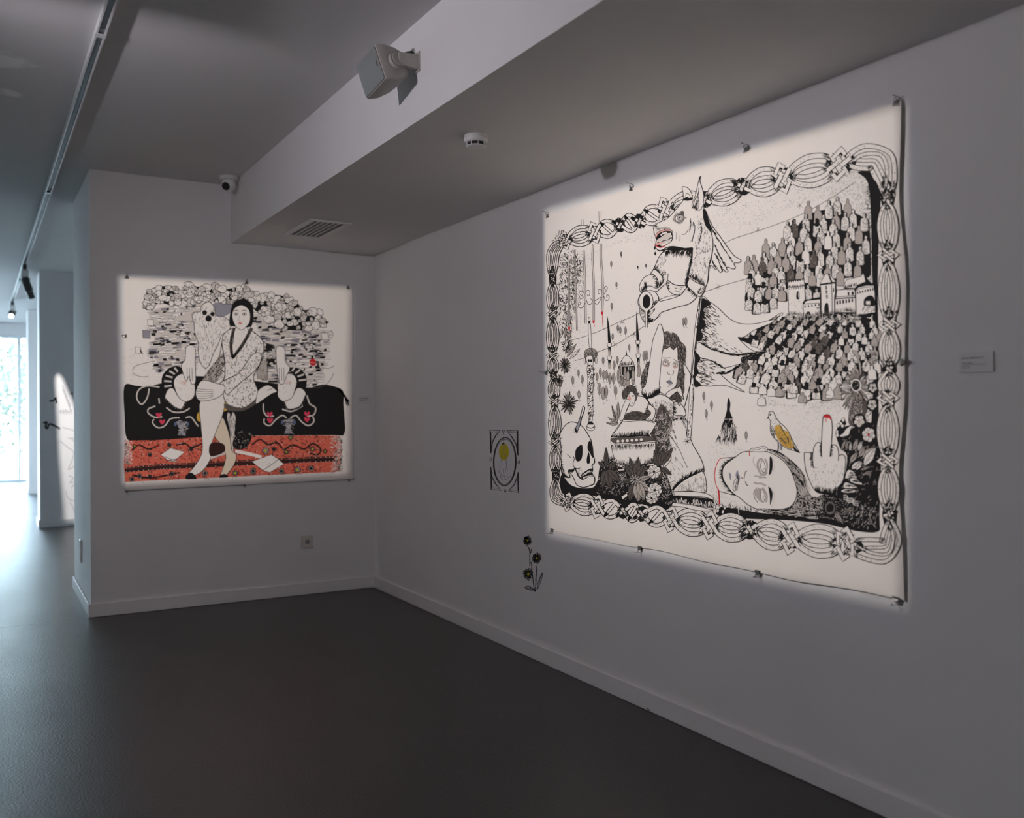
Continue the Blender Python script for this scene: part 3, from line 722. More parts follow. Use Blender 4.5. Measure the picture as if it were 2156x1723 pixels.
S.fill(FR('1000 420 1300 300 1700 330 1960 520 2000 1100 1960 1330 1600 1340 1200 1560 760 1480 560 1720 130 1722 120 1500 200 1240 480 1060 680 900 800 700'), 'k')
CROWD = '''1490 100 s 1365 155 s 1650 135 g 1055 170 g 1200 235 g 1730 290 s 1475 320 g 1610 335 s 1900 345 s 1020 360 s 1285 375 s 1430 440 s 845 440 d 1185 430 b 740 475 s 1700 490 s 1820 535 g 985 510 s 1245 560 s
1480 595 s 1355 620 w 800 640 w 1050 650 s 1645 645 g 1925 690 s 1205 715 g 665 725 g 920 715 g 415 740 g 785 770 s 1450 785 s 525 795 s 1680 800 s 1560 850 g 1015 845 w 1840 855 s 1235 875 s 1135 900 d 815 920 s
1380 920 s 595 925 g 385 935 s 715 960 g 935 965 b 235 980 g 500 995 g 145 1000 g 365 1020 d 1655 1025 s 1800 1070 g 1470 1055 s 1220 1065 w 1345 1120 g 560 1105 s 1045 1125 s 790 1130 d 205 1145 s 650 1155 s 920 1160 g
1240 1185 s 1540 1170 g 295 1220 w 400 1240 b 1115 1235 g 175 1260 b 525 1250 g 660 1350 s 170 1340 s 375 1390 b 195 1420 s 465 1440 g 300 1475 s 560 1430 s 660 1465 g 1185 1490 s 1050 1440 s 530 1580 s 160 1605 s 280 1660 s 400 1640 b'''.split()
for i in range(0, len(CROWD), 3):
    yy = float(CROWD[i+1]); bottle(FR, float(CROWD[i]), yy, CROWD[i+2], .92, 0, 1.0 if yy < 1200 else .78)
# --- castle
S.part('drawn_castle', 260)
S.fill(FC('190 300 530 260 560 700 850 640 870 380 1180 340 1200 500 1580 420 1780 220 1960 400 2000 600 1990 900 1900 1060 1600 1060 1180 1000 880 1060 500 1120 200 1000'), 'k', False)
S.shape(FC('1360 460 1330 440 1400 290 1700 215 1740 150 1770 220 1790 330 1620 400 1580 460'), 1, sm=False); S.fur(FC('1360 455 1500 430 1600 400'), 60, -1.5, 5)
S.shape(FC('1200 500 1560 470 1575 610 1190 640'), .9, sm=False)
for k in range(5): S.fill(FC([(1400+36*k, 478), (1418+36*k, 476), (1418+36*k, 500), (1400+36*k, 502)]), 'k', False)
S.fill(FC('1420 545 1455 540 1460 605 1425 608'), 'k', False); S.fill(FC('1500 535 1545 530 1550 600 1505 604'), 'k', False)
S.shape(FC('1165 660 1200 640 1560 615 1580 660 1590 960 1160 960'), 1, sm=False); S.fill(FC('1165 662 1560 640 1580 664 1165 690'), 'k', False); S.fill(FC('1190 650 1545 622 1548 636 1190 668'), 'p', False)
for k in range(6): S.fill(FC([(1190+62*k, 730-9*k), (1205+62*k, 712-9*k), (1222+62*k, 728-9*k), (1224+62*k, 795-10*k), (1192+62*k, 800-10*k)]), 'k', False)
S.shape(FC('1590 500 1640 440 1800 400 1960 405 1985 560 1995 960 1760 1000 1600 1000'), 1, sm=False); S.shape(FC('1592 505 1640 445 1800 405 1962 405 1962 432 1800 440 1660 470 1600 520'), .9, sm=False)
for k in range(7): S.fill(FC([(1612+53*k, 545-13*k), (1628+53*k, 525-13*k), (1642+53*k, 545-12*k), (1640+53*k, 575-12*k), (1614+53*k, 585-12*k)]), 'k', False)
S.fill(FC('1770 680 1880 610 1960 650 1990 780 1960 830 1850 820 1760 820'), 'k'); S.fill(FC('1800 730 1885 725 1890 800 1805 800'), 'p', False); S.hatch(FC('1760 820 1990 800 2020 980 1720 990'), 60, -.9, 6, .7)
S.shape(FC('190 310 215 345 235 300 255 345 280 300 300 340 330 290 350 330 370 285 395 325 420 280 440 318 470 270 500 310 525 265 545 690 500 760 505 1060 205 1020 190 480'), 1, sm=False)
for k in range(7): S.fill(FC([(205+46*k, 470-5*k), (230+46*k, 468-5*k), (232+46*k, 495-6*k), (220+46*k, 500-6*k)]), 'k', False)
S.line(FC('190 440 350 440 530 405'), 1.4); S.fur(FC('195 440 350 435 530 402'), 50, -1.5, 4); S.fill(FC('365 600 380 535 410 530 428 580 425 680 370 680'), 'k'); S.fill(FC('405 560 420 570 420 660 408 640'), 'p')
S.shape(FC('505 790 855 770 860 1000 800 1040 560 1060 510 1040'), 1, sm=False); S.shape(FC('540 745 600 715 855 690 855 770 530 785'), .9, sm=False)
for k in range(5): S.fill(FC([(528+72*k, 830-8*k), (540+72*k, 805-8*k), (556+72*k, 830-8*k), (556+72*k, 860-9*k), (530+72*k, 862-9*k)]), 'k', False)
S.fill(FC('570 1060 570 980 605 940 650 965 670 1060'), 'k'); S.hatch(FC('770 850 860 840 860 1000 760 1000'), 30, 0, 5, .6)
S.shape(FC('865 400 1080 370 1165 360 1170 560 1145 990 880 990 875 600'), 1, sm=False); S.line(FC('1085 370 1100 600 1105 980'), 1.2); S.line(FC('1150 600 1150 980'), 1.2)
S.shape(FC('850 380 960 165 1035 160 1190 335 1080 350'), 1.1, sm=False); S.fill(FC('1010 165 1040 165 1110 330 1080 348'), 'k', False); S.line(FC('850 385 1080 352 1190 337'), 2.2, sm=False)
for x, y in ((958, 415), (966, 505), (975, 605)): S.fill(FC([(x, y), (x+36, y-4), (x+40, y+68), (x+4, y+74)]), 'k', False)
for x, y in ((958, 440), (968, 540), (980, 640)): S.fill(FC([(x+2, y+10), (x+18, y-14), (x+20, y+20), (x+6, y+32)]), 'w', False)
S.fill(FC('1120 460 1142 455 1145 540 1122 545'), 'k', False); S.fill(FC('945 1000 950 830 985 765 1025 800 1030 1010'), 'k'); S.line(FC('945 990 950 840 985 768'), 1)
S.fur(FC('195 1010 350 1000 500 1050 700 1040 850 1000 1000 1000 1200 960 1400 930 1590 960'), 200, -1.5, 6, .7, 'd'); S.hatch(FC('200 560 540 640 500 960 200 960'), 40, 1.5, 2.5, .5, 'd')
# --- crowd pouring down from the castle
S.part('drawn_crowd', 50)
hill = PX('1554 711 1600 690 1640 672 1660 665 1800 668 1850 690 1852 760 1830 790 1800 800 1775 830 1740 850 1690 850 1660 830 1620 812 1590 800 1562 800 1545 792 1566 770 1562 752 1580 745 1612 742 1600 736 1572 722')
S.fill(PX('1554 711 1600 690 1640 668 1800 664 1850 690 1852 760 1830 790 1790 800 1745 830 1700 838 1660 815 1600 795 1570 775 1562 752 1612 742 1572 722'), 'k')
rows = 13
for r in range(rows):
    f = r/(rows-1); y = 662+f*150; n = 14
    for i in range(n):
        x = 1540+ (i+.5*(r % 2)+R.uniform(-.2, .2))*25; yy = y+R.uniform(-3, 3)
        if not inside((x, yy+8), hill): continue
        lean = .55*(1-f)+R.uniform(-.12, .18) if x < 1760 else R.uniform(-.1, .15)
        k = (.33+.22*f)*R.uniform(.85, 1.15)
        bottle(PX, x+4, yy-6, R.choice('sssggsgwwdb'), k*.25*1.08, lean, .72)
for x, y, st in ((1587, 806, 'b'), (1606, 808, 'w'), (1624, 812, 'w'), (1641, 813, 'g'), (1660, 800, 'b'), (1672, 806, 's'), (1690, 826, 'g'), (1711, 798, 'g'), (1719, 818, 'b'), (1748, 816, 'w'), (1604, 832, 'w')):
    bottle(PX, x, y, st, .135, 0, .55)
S.stip(PX('1600 830 1650 850 1720 850 1760 835 1770 860 1690 858 1620 852'), 200, .5)
S.hatch(hill, 420, 2.2, 5, .8, 'k', .6, False); S.stip(hill, 500, .6, 'p', None, False)
S.hatch(FC('200 1000 900 1020 1600 1000 1600 1180 900 1150 220 1140'), 240, -1.3, 4, 1.0, 'p', .5); S.hatch(FC('200 1000 900 1020 1600 1000 1600 1180 900 1150 220 1140'), 200, -1.2, 5, .8, 'k', .5)
# --- banner
S.part('drawn_banner', 300)
S.shape(FF('200 140 330 190 480 300 600 420 690 485 800 530 930 545 1100 530 1230 495 1370 465 1450 400 1300 530 1150 590 1020 650 920 720 850 755 780 755 870 850 960 930 1080 980 1240 975 1180 1005 1000 1020 850 1025 750 1035 560 1000 400 950 240 880 180 830 130 790'), 1.1)
S.shape(FF('110 1020 180 1070 280 1095 380 1130 470 1190 540 1230 640 1220 800 1175 890 1150 740 1240 600 1310 520 1345 600 1420 700 1500 820 1570 890 1620 800 1590 680 1545 560 1510 420 1510 350 1525 200 1515 90 1500'), 1.1)
S.fill(FF('205 150 330 195 350 240 280 270 230 330 260 400 220 470 280 560 200 640 230 720 200 800 130 795 160 500'), 'k'); S.fill(FF('105 1020 190 1090 130 1200 160 1300 110 1400 200 1500 90 1500'), 'k')
S.hatch(FF('200 200 420 300 500 560 330 600 240 820 180 780'), 150, .62, 8, 1.5, 'k', .2, dens=lambda a, b: 1.1-a)
S.hatch(FF('230 650 420 640 560 800 760 930 900 960 700 1000 400 930 220 850'), 50, .5, 7, 1.2)
S.fur(FF('180 830 300 910 450 970 600 1010 780 1030 950 1000 1150 995'), 90, .15, 9, 1.5)
S.hatch(FF('110 1060 300 1110 470 1200 560 1290 420 1330 300 1500 110 1490'), 120, .25, 7, 1.3, dens=lambda a, b: 1.15-a)
S.fur(FF('420 1320 540 1330 640 1290 800 1190'), 60, -.35, 8, 1.6); S.fur(FF('200 1080 380 1130 480 1200 560 1235'), 40, .4, 7, 1.3)
S.shape(FF('175 150 210 145 130 800 75 1480 80 1740 15 1740 45 1250 90 700 130 400'), 1.0); 
S.line(PX('1475 628 1469 690 1462 745 1456 800 1451 880 1449 928'), 1.6); S.shape(PX('1455 800 1461 800 1455 920 1447 922 1450 860'), .9)
for i in range(34):
    f = i/33; x, y = 1472-f*22, 634+f*288
    S.tick((x+R.uniform(-1, 2.4), y), 1.65, R.uniform(4, 9), R.uniform(1, 2.4))
# --- right hand flowers and leaves
S.part('drawn_flowers', 290)
S.fill(PX('1768 940 1790 905 1838 890 1852 930 1850 1062 1790 1052 1752 1042 1776 1010 1784 960'), 'k')
S.hatch(PX('1768 940 1790 905 1838 890 1850 1062 1760 1042'), 120, -.8, 6, .6, 'w', .5)
def leaf2(fr, x0, y0, x1, y1, w, c='p', v=5): a, b_ = fr([(x0, y0), (x1, y1)]); S.leaf(a, b_, w, c, v)
for x0, y0, x1, y1, w in ((640, 260, 700, 120, 2), (820, 30, 650, 20, 2), (820, 40, 705, 160, 2), (820, 40, 765, 215, 2), (825, 40, 830, 190, 2), (810, 30, 690, -40, 2)):
    leaf2(FP, x0, y0, x1, y1, w, 'p', 1)
S.fill(FP('470 700 560 720 640 780 700 900 640 1050 520 1240 380 1200 370 1020 420 850'), 'd'); S.stip(FP('440 800 560 760 600 980 520 1200 400 1180 380 1000'), 220, .7, 'p')
for i in range(26):
    a = 2*PI*i/26+R.uniform(-.08, .08); rr = R.uniform(220, 330) if math.sin(a) > -.2 else R.uniform(190, 260)
    leaf2(FP, 490+85*math.cos(a), 560+95*math.sin(a), 490+rr*math.cos(a), 560+rr*1.15*math.sin(a), 2.6, R.choice('pggd'), 3)
for x1, y1 in ((350, 975), (300, 960), (260, 920), (240, 800), (215, 650), (200, 590)): leaf2(FP, 440, 690, x1, y1, 2.6, R.choice('pg'), 3)
S.fill(S.ell(*FP([(492, 560)])[0], 10.8, 13), 'p'); S.fill(S.ell(*FP([(490, 560)])[0], 8.4, 10.6), 'k'); S.stip(S.ell(*FP([(490, 560)])[0], 6, 8), 22, .5, 'p')
S.shape(FP('420 0 500 100 530 200 560 380 580 380 570 200 540 120 520 0'), .8, 'g')
for x, y, r, cc in ((770, 600, 11, 'k'), (760, 880, 12, 'k'), (545, 1150, 14, 'n'), (700, 1375, 17, 'r')):
    S.fill(S.ell(*FP([(x, y)])[0], r*1.02, r*1.15), 'k'); S.blossom(FP([(x, y)])[0], r, 6 if r > 15 else 5, cc, .3, .85)
S.fill(FP('170 1300 260 1110 330 1180 300 1240 430 1215 380 1330 280 1400 240 1600 160 1390'), 'k'); S.shape(FP('215 1390 280 1350 330 1280 430 1215 400 1300 370 1380 300 1400 250 1410'), .8)
for x, y in ((200, 1220), (245, 1195), (180, 1330), (280, 1130), (270, 1230), (185, 1380)): S.shape(S.ell(*FP([(x, y)])[0], 3.2, 4.2), .8)
for x0, y0, x1, y1, w in ((250, 1640, 330, 1430, 3), (330, 1640, 350, 1450, 3), (390, 1650, 410, 1480, 3), (450, 1640, 520, 1430, 5), (530, 1640, 590, 1480, 4.5), (550, 1690, 630, 1560, 4.5), (600, 1760, 830, 1590, 10)):
    leaf2(FP, x0, y0, x1, y1, w, R.choice('pg'), 5)
for x0, y0, x1, y1, w in ((1240, 390, 1480, 20, 9), (960, 330, 1115, 110, 6), (990, 460, 1180, 290, 6), (1080, 480, 1200, 300, 5), (1180, 590, 1450, 480, 3), (1160, 480, 1400, 400, 3), (1150, 220, 1250, 0, 6)):
    leaf2(FQ, x0, y0, x1, y1, w, R.choice('pg'), 7)
S.shape(FQ('860 640 900 500 960 475 1040 520 1100 640 1000 625 900 650'), 1); S.shape(FQ('960 700 980 640 1080 650 1220 770 1100 760 1000 730'), 1); S.shape(FQ('830 830 860 730 940 740 1110 820 1000 850'), 1); S.shape(FQ('780 910 850 860 1000 870 1150 900 1040 930 900 940'), 1)
for q in ('870 620 1080 600 960 500', '980 690 1200 760 1060 660', '840 800 1100 820 900 760', '800 910 1130 905 900 870'): S.hatch(FQ(q), 34, .15, 6, .8, sm=False)
S.fill(S.ell(*FQ([(560, 1240)])[0], 12, 15), 'k')
for i in range(22): a = 2*PI*i/22; leaf2(FQ, 560+40*math.cos(a), 1240+50*math.sin(a), 560+150*math.cos(a), 1240+190*math.sin(a), 1.1, 'p', 0)
S.fill(S.ell(*FQ([(530, 1260)])[0], 5, 7), 'k')
for x0, y0, x1, y1, w in ((650, 1320, 750, 1560, 3), (680, 1320, 830, 1590, 3.5), (820, 1290, 1150, 1300, 2), (880, 1290, 1040, 1200, 2.2), (1340, 1480, 1520, 1680, 2.5), (1340, 1390, 1440, 1620, 2)): leaf2(FQ, x0, y0, x1, y1, w, 'g', 4)
for y in (990, 1030, 1070): S.line(FQ([(830, y), (900, y+10), (930, y+60), (1010, y+60), (1040, y+110), (1130, y+120)]), 1.2, 'p')
# left hand and lower plants
for cx, cy, r, n in ((1195, 730, 16, 16), (1178, 802, 13, 18), (1198, 850, 24, 22), (1190, 770, 17, 18)):
    for i in range(n):
        a = 2*PI*i/n; S.leaf((cx+math.cos(a)*3, cy+math.sin(a)*4), (cx+math.cos(a)*r*.75*R.uniform(.8, 1.2), cy+math.sin(a)*r*R.uniform(.8, 1.2)), 1.3, R.choice('pgd'), 1, .6)
    S.fill(S.ell(cx, cy, 3, 4), 'k')
for x0, y0, x1, y1 in ((1180, 712, 1184, 690), (1190, 712, 1192, 688), (1196, 716, 1203, 694), (1186, 740, 1199, 712), (1194, 752, 1214, 724), (1200, 756, 1222, 734)): S.leaf((x0, y0), (x1, y1), 3.2, R.choice('pg'), 2)
# --- knotwork border
S.part('knotwork_border', 370)
def band(pts, w, ends=True, hat=True):
    sm = smooth(pts, False, 6); m = len(sm); L_, R_ = [], []
    for i, q in enumerate(sm):
        a, b_ = sm[max(0, i-1)], sm[min(m-1, i+1)]; dx, dy = b_[0]-a[0], b_[1]-a[1]; l = math.hypot(dx, dy) or 1
        L_.append((q[0]-dy/l*w/2, q[1]+dx/l*w/2)); R_.append((q[0]+dy/l*w/2, q[1]-dx/l*w/2))
    S.lay += 1
    for i in range(m-1): S.poly([L_[i], L_[i+1], R_[i+1], R_[i]], 'p', S.lay)
    S.line(L_, 1.25, 'k', False); S.line(R_, 1.25, 'k', False)
    if hat:
        tot = sum(math.dist(p, q) for p, q in zip(sm, sm[1:])); 
        for e in (0, 1):
            for k in range(16):
                i = int(R.random()*.16*m); i = i if e == 0 else m-2-i; i = min(max(i, 0), m-2)
                f = R.uniform(-.42, .42); q = sm[i]; a = math.atan2(sm[i+1][1]-sm[i][1], sm[i+1][0]-sm[i][0])
                S.tick((q[0]-math.sin(a)*f*w, q[1]+math.cos(a)*f*w), a if e == 0 else a+PI, min(w*.9, tot*.2), 1.2)
        for k in range(int(tot/7)):
            i = int(R.uniform(.15, .85)*m); i = min(i, m-2); f = R.uniform(-.25, .25); q = sm[i]; a = math.atan2(sm[i+1][1]-sm[i][1], sm[i+1][0]-sm[i][0])
            S.tick((q[0]-math.sin(a)*f*w, q[1]+math.cos(a)*f*w), a, 2.6, .7)
def plait(nodes, out, lay0=370):
    """nodes: (x, y, half height, kind); out = sign of the outer side"""
    for (x0, y0, h0, k0, *c0), (x1, y1, h1, k1, *c1) in zip(nodes, nodes[1:]):
        S.lay = lay0; mid = c1[0] if c1 else None
        cen = [(x0, y0), mid, (x1, y1)] if mid else [(x0, y0), (x1, y1)]
        cen = smooth(cen, False, 12) if mid else [(x0+(x1-x0)*i/12, y0+(y1-y0)*i/12) for i in range(13)]
        m = len(cen)-1
        def pt(s, t):
            i = s*m; j = min(int(i), m-1); f = i-j; p, q = cen[j], cen[j+1]
            dx, dy = q[0]-p[0], q[1]-p[1]; l = math.hypot(dx, dy) or 1; h = (h0+(h1-h0)*s)*t*out
            return (p[0]+dx*f+dy/l*h, p[1]+dy*f-dx/l*h)
        hm = (h0+h1)/2; w = hm*.30
        length = math.dist((x0, y0), (x1, y1))
        S.fill([pt(0, 0), pt(.06, .45), pt(.2, .62), pt(.5, .72), pt(.8, .62), pt(.94, .45), pt(1, 0), pt(.94, -.45), pt(.8, -.62), pt(.5, -.72), pt(.2, -.62), pt(.06, -.45)], 'p', False)
        for s in (.0, 1.0):
            e = .2 if s == 0 else -.2
            S.fill([pt(s, .7), pt(s+e*.9, .5), pt(s+e*1.25, 0), pt(s+e*.9, -.5), pt(s, -.7)], 'k', False)
        if length < hm*2.6 and not (k0 and k1):
            band([pt(.0, -.35), pt(.25, .45), pt(.5, .72), pt(.75, .45), pt(1.0, -.3)], w*1.05)
            band([pt(.0, .35), pt(.25, -.45), pt(.5, -.72), pt(.75, -.45), pt(1.0, .3)], w*1.05)
            band([pt(.36, .55), pt(.62, -.5)], w*.8)
        else:
            S.fill([pt(.14, 0), pt(.5, .1), pt(.86, 0), pt(.5, -.1)], 'p', False)
            band([pt(.12, .22), pt(.3, -.18), pt(.5, -.28), pt(.7, -.18), pt(.88, .2)], w*.85)
            band([pt(.12, -.22), pt(.3, .2), pt(.5, .30), pt(.7, .2), pt(.88, -.15)], w*.85)
            band([pt(.06, .35), pt(.18, -.40), pt(.36, -.76), pt(.55, -.86), pt(.78, -.66), pt(.96, -.2)], w*1.1)
            band([pt(.04, -.35), pt(.18, .40), pt(.36, .74), pt(.55, .86), pt(.8, .66), pt(.95, .2)], w*1.1)
    for i, (x, y, h, k, *c) in enumerate(nodes):
        a = nodes[max(0, i-1)]; b_ = nodes[min(len(nodes)-1, i+1)]
        dx, dy = b_[0]-a[0], b_[1]-a[1]; l = math.hypot(dx, dy) or 1; dx /= l; dy /= l
        pt = lambda s, t: (x+dx*s*h+dy*t*h*out, y+dy*s*h-dx*t*h*out)
        w = h*.30; S.lay = lay0+14
        if k:
            S.fill([pt(-.66, 0), pt(-.3, .6), pt(0, .86), pt(.3, .6), pt(.66, 0), pt(.3, -.6), pt(0, -.86), pt(-.3, -.6)], 'k', False)
            for s_, t_ in ((0, 0), (-.36, 0), (.36, 0), (0, .42), (0, -.42)): S.fill([pt(s_-.11, t_), pt(s_, t_+.15), pt(s_+.11, t_), pt(s_, t_-.15)], 'p', False)
            for si in (-.18, .18): band([pt(si-.42, -.5), pt(si+.42, .5)], w*.92, hat=False)
            for si in (-.18, .18): band([pt(si-.42, .5), pt(si+.42, -.5)], w*.92, hat=False)
            for si in (-.18, .18): band([pt(si-.13, -.155), pt(si+.13, .155)], w*.92, hat=False)
            S.hatch([pt(-.55, 0), pt(-.3, .45), pt(.3, .45), pt(.55, 0), pt(.3, -.45), pt(-.3, -.45)], 12, R.uniform(-1, 1), h*.12, 1.0, sm=False)
            for sg in (1, -1):
                O = [pt(-.52*sg, .34*sg), pt(-.04*sg, 1.06*sg), pt(.36*sg, .70*sg), pt(.22*sg, .50*sg), pt(.0*sg, .70*sg), pt(-.30*sg, .24*sg)]
                S.shape(O, 1.1, 'p', 'k', False); S.hatch([pt(.1*sg, .6*sg), pt(.34*sg, .62*sg), pt(.2*sg, .42*sg)], 6, 0, 3, .9, sm=False)
        else:
            S.fill([pt(-.4, 0), pt(0, .55), pt(.4, 0), pt(0, -.55)], 'k', False)
            band([pt(-.45, .4), pt(.4, -.42)], w); band([pt(-.4, -.45), pt(0, 0), pt(.42, .45)], w)
            S.shape([pt(-.14, 0), pt(0, .16), pt(.14, 0), pt(0, -.16)], .8, 'p', 'k', False)
plait([(1190, 506, 20, 1), (1252, 490, 23, 1), (1306, 474, 23, 0), (1347, 466, 24, 0), (1402, 441, 27, 1), (1484, 420, 26, 0), (1564, 393, 28, 0), (1648, 375, 33, 1), (1767, 346, 36, 1), (1869, 414, 25, 0, (1850, 334))], 1)
plait([(1869, 414, 22, 0), (1870.5, 537, 22, 1), (1873, 684, 22, 1), (1873, 779, 22, 0), (1870, 838, 23, 1), (1870, 971, 23, 1), (1873, 1083, 22, 0), (1780, 1145, 30, 1, (1868, 1158))], 1)
plait([(1196, 1057, 20, 1), (1258, 1067, 25, 1), (1314, 1077, 24, 0), (1351, 1082, 25, 0), (1413, 1093, 28, 1), (1495, 1106, 30, 1), (1580, 1116, 30, 0), (1665, 1134, 34, 1), (1780, 1145, 36, 1)], -1)
plait([(1190, 506, 14, 1), (1164, 588, 12, 0, (1166, 532)), (1164.5, 661, 13, 1), (1164, 749, 13, 1), (1165.5, 791, 11, 0), (1168, 846, 13, 1), (1169, 932, 13, 1), (1171, 1002, 12, 0), (1196, 1057, 15, 1, (1172, 1044))], -1)
# --- horse-headed figure
S.part('drawn_horse_figure', 400)
BODY = FH('545 400 430 550 310 680 230 735 150 770 90 810 50 860 60 930 80 1000 100 1080 75 1140 110 1215 180 1235 240 1230 150 1330 90 1460 35 1570')
S.fill(BODY+FA_('360 580 440 560 600 650 640 740 720 720 700 800 720 870 780 960 860 1010 990 1030 1050 980 1130 870 1260 950 1350 1045 1430 1050 1500 960 1570 760 1590 560 1600 430 1640 300 1690 0')+FH('1030 1080 1000 940 910 800 880 700 870 560 880 400 760 300 690 330 620 400'), 'p', False)
S.line(BODY, 1.1)
S.shape(FH('880 540 950 680 1020 830 1130 980 1220 1110 1300 1220 1390 1330 1480 1380 1490 1410 1450 1440 1380 1440 1390 1490 1400 1520 1360 1540 1280 1510 1250 1530 1280 1570 1250 1590 1190 1540 1170 1590 1140 1590 1110 1540 1060 1540 1020 1490 970 1480 985 1440 1010 1340 1030 1200 1030 1080 1000 940 910 800 880 700'), 1.2)
S.fill(FH('870 560 930 600 950 700 1000 850 1010 960 990 930 900 800 880 700'), 'k'); S.fur(FH('880 600 920 700 1000 860 1060 960 1100 1050'), 60, 1.0, 8, 1.0)
for q in ('1050 1130 1120 1280 1180 1400 1240 1490', '1140 1080 1220 1220 1300 1330 1360 1430', '1060 1280 1120 1400 1170 1540', '1010 1380 1040 1450 1070 1500'):
    S.line(FH(q), 1.0); S.fur(FH(q), 26, 1.05, 6, 1.2)
S.line(FH('870 560 885 720 920 830 1000 940 1030 1080 1030 1200 1010 1330 970 1460 960 1560 950 1720'), 1.6); S.line(FA_('1690 0 1640 300 1600 430 1590 560 1570 760 1510 880'), 1.2)
S.fill(FH('240 1225 300 1185 370 1168 520 1195 690 1185 700 1230 690 1330 660 1270 560 1230 420 1250 300 1230'), 'k'); S.line(FH('180 1240 260 1190 370 1168 520 1192 600 1202 690 1186'), 1.6)
S.fur(FH('240 1240 400 1235 540 1240 680 1250'), 90, 1.75, 10, 1.2, 'k', .25, 2)
S.line(FA_('1250 40 1235 250 1200 430 1160 600 1120 760 1110 830'), 2.6); S.fur(FA_('1240 100 1235 250 1200 430 1160 600 1120 740'), 90, 2.5, 5, 1.1)
S.hatch(FA_('1270 60 1600 60 1560 500 1180 560'), 40, 1.9, 4, .8); S.fur(FA_('1170 640 1300 700 1420 780 1500 840'), 90, -1.3, 9, .8)
S.hatch(FA_('560 180 700 200 640 420 500 420'), 26, 2.1, 4, .8); S.fur(FA_('450 470 540 560 610 650'), 46, -1.1, 7, .8); S.hatch(FA_('640 450 720 560 680 700 620 640'), 20, 2.2, 4, .7)
S.line(FA_('735 570 725 650 720 720'), 1.1); S.line(FA_('640 90 560 180 480 340 440 460 360 580'), 1.1)
S.shape(FA_('720 715 700 800 720 870 770 960 850 1010 990 1030 1050 970 1120 880 1130 830 950 825 830 790'), 1.2); S.fur(FA_('725 740 715 820 740 900'), 20, .2, 4, .8); S.hatch(FA_('850 860 1100 850 1000 1010 880 980'), 24, .3, 4, .9); S.line(FA_('740 715 830 790 950 825 1110 825'), 1.6)
# arms, cuffs, jug
S.shape(FA_('1140 870 1050 980 980 1040 850 1090 700 1130 580 1160 520 1150 440 1220 380 1310 300 1340 290 1560 330 1600 400 1590 490 1520 540 1450 600 1395 700 1360 850 1310 1000 1265 1150 1230 1270 1150 1345 1050 1260 950'), 1.1)
S.fur(FA_('1160 880 1260 960 1340 1030'), 46, 2.2, 6, .8)
S.shape(FA_('1170 690 1230 690 1320 750 1430 800 1520 850 1500 960 1430 1050 1350 1040 1260 950 1160 860 1140 780'), 1.4); S.hatch(FA_('1380 900 1510 860 1490 970 1420 1040 1340 1010'), 46, -.9, 5, .8); S.fill(FA_('1110 700 1170 640 1180 700 1150 780 1150 860 1110 860'), 'k')
S.shape(FA_('360 590 240 640 160 740 120 840 130 930 165 985 210 945 260 910 275 850 300 835 380 840 450 875 510 870 525 760 480 650 420 600'), 1.1); S.fur(FA_('430 620 490 690 510 780 510 860'), 50, 2.8, 5, .8); S.fur(FA_('150 960 190 940 240 900 260 850'), 46, -1.5, 10, .9)
S.shape(FA_('360 580 430 480 520 530 600 630 625 740 540 850 510 865 525 760 480 650 410 590'), 1.4); S.fur(FA_('545 840 600 760 620 720'), 22, -2.2, 5, .8)
S.line(FA_('280 940 380 930 470 960 560 890 640 820 700 780'), 1.0)
S.shape(FA_('240 930 160 990 105 1090 90 1200 130 1310 200 1370 300 1370 380 1310 470 1210 530 1140 520 1060 470 980 400 940 310 935'), 1.2)
S.line(S.ell(*FA_([(262, 1160)])[0], 15, 20.5, -.05), 1.1, closed=True); S.hatch(FA_('400 1200 520 1150 470 1230 390 1320'), 30, -.8, 5, .9)
S.shape(FA_('130 1320 200 1380 290 1370 300 1580 240 1590 190 1560 140 1450'), 1.1); S.hatch(FA_('140 1340 290 1380 280 1580 200 1560'), 50, 1.4, 7, .7, 'd'); S.fill(FA_('300 1350 360 1370 450 1310 440 1370 380 1420 340 1500 420 1540 380 1600 300 1590'), 'k'); S.hatch(FA_('310 1380 400 1380 400 1540 320 1560'), 22, -.8, 6, 1, 'p')
S.fill(S.ell(*FA_([(270, 1170)])[0], 8.2, 15, .03), 'k'); S.fill(FA_('225 1335 300 1320 285 1450 285 1720 252 1720 250 1450'), 'p'); S.line(FA_('245 1380 250 1720'), .9); S.line(FA_('290 1380 285 1720'), .9)
# head
S.shape(FH('690 530 690 450 740 330 770 200 800 70 825 10 815 90 850 200 880 330 870 480 850 520 830 560 760 570 740 540'), 1.1); S.line(FH('800 200 790 300 730 400 700 520'), 1.2); S.fill(FH('690 525 720 490 760 500 770 570 740 545'), 'd'); S.hatch(FH('800 220 790 480 760 560 720 500 760 380'), 36, 1.7, 7, .7); S.line(FH('780 560 800 480 790 350'), .9)
S.shape(FH('545 400 540 290 525 190 590 190 650 240 690 330 680 390 620 410 560 405'), 1.1); S.line(FH('585 370 590 300 640 310 660 370'), .9); S.fill(FH('550 380 600 350 650 370 690 350 690 400 560 408'), 'k')
S.fill(FH('370 740 380 680 420 640 480 615 520 580 550 590 545 660 600 690 560 720 530 780 470 800 410 770'), 'g'); S.hatch(FH('370 740 400 650 520 590 550 660 600 690 530 760 470 800'), 50, -.6, 5, .6, 'd', .6)
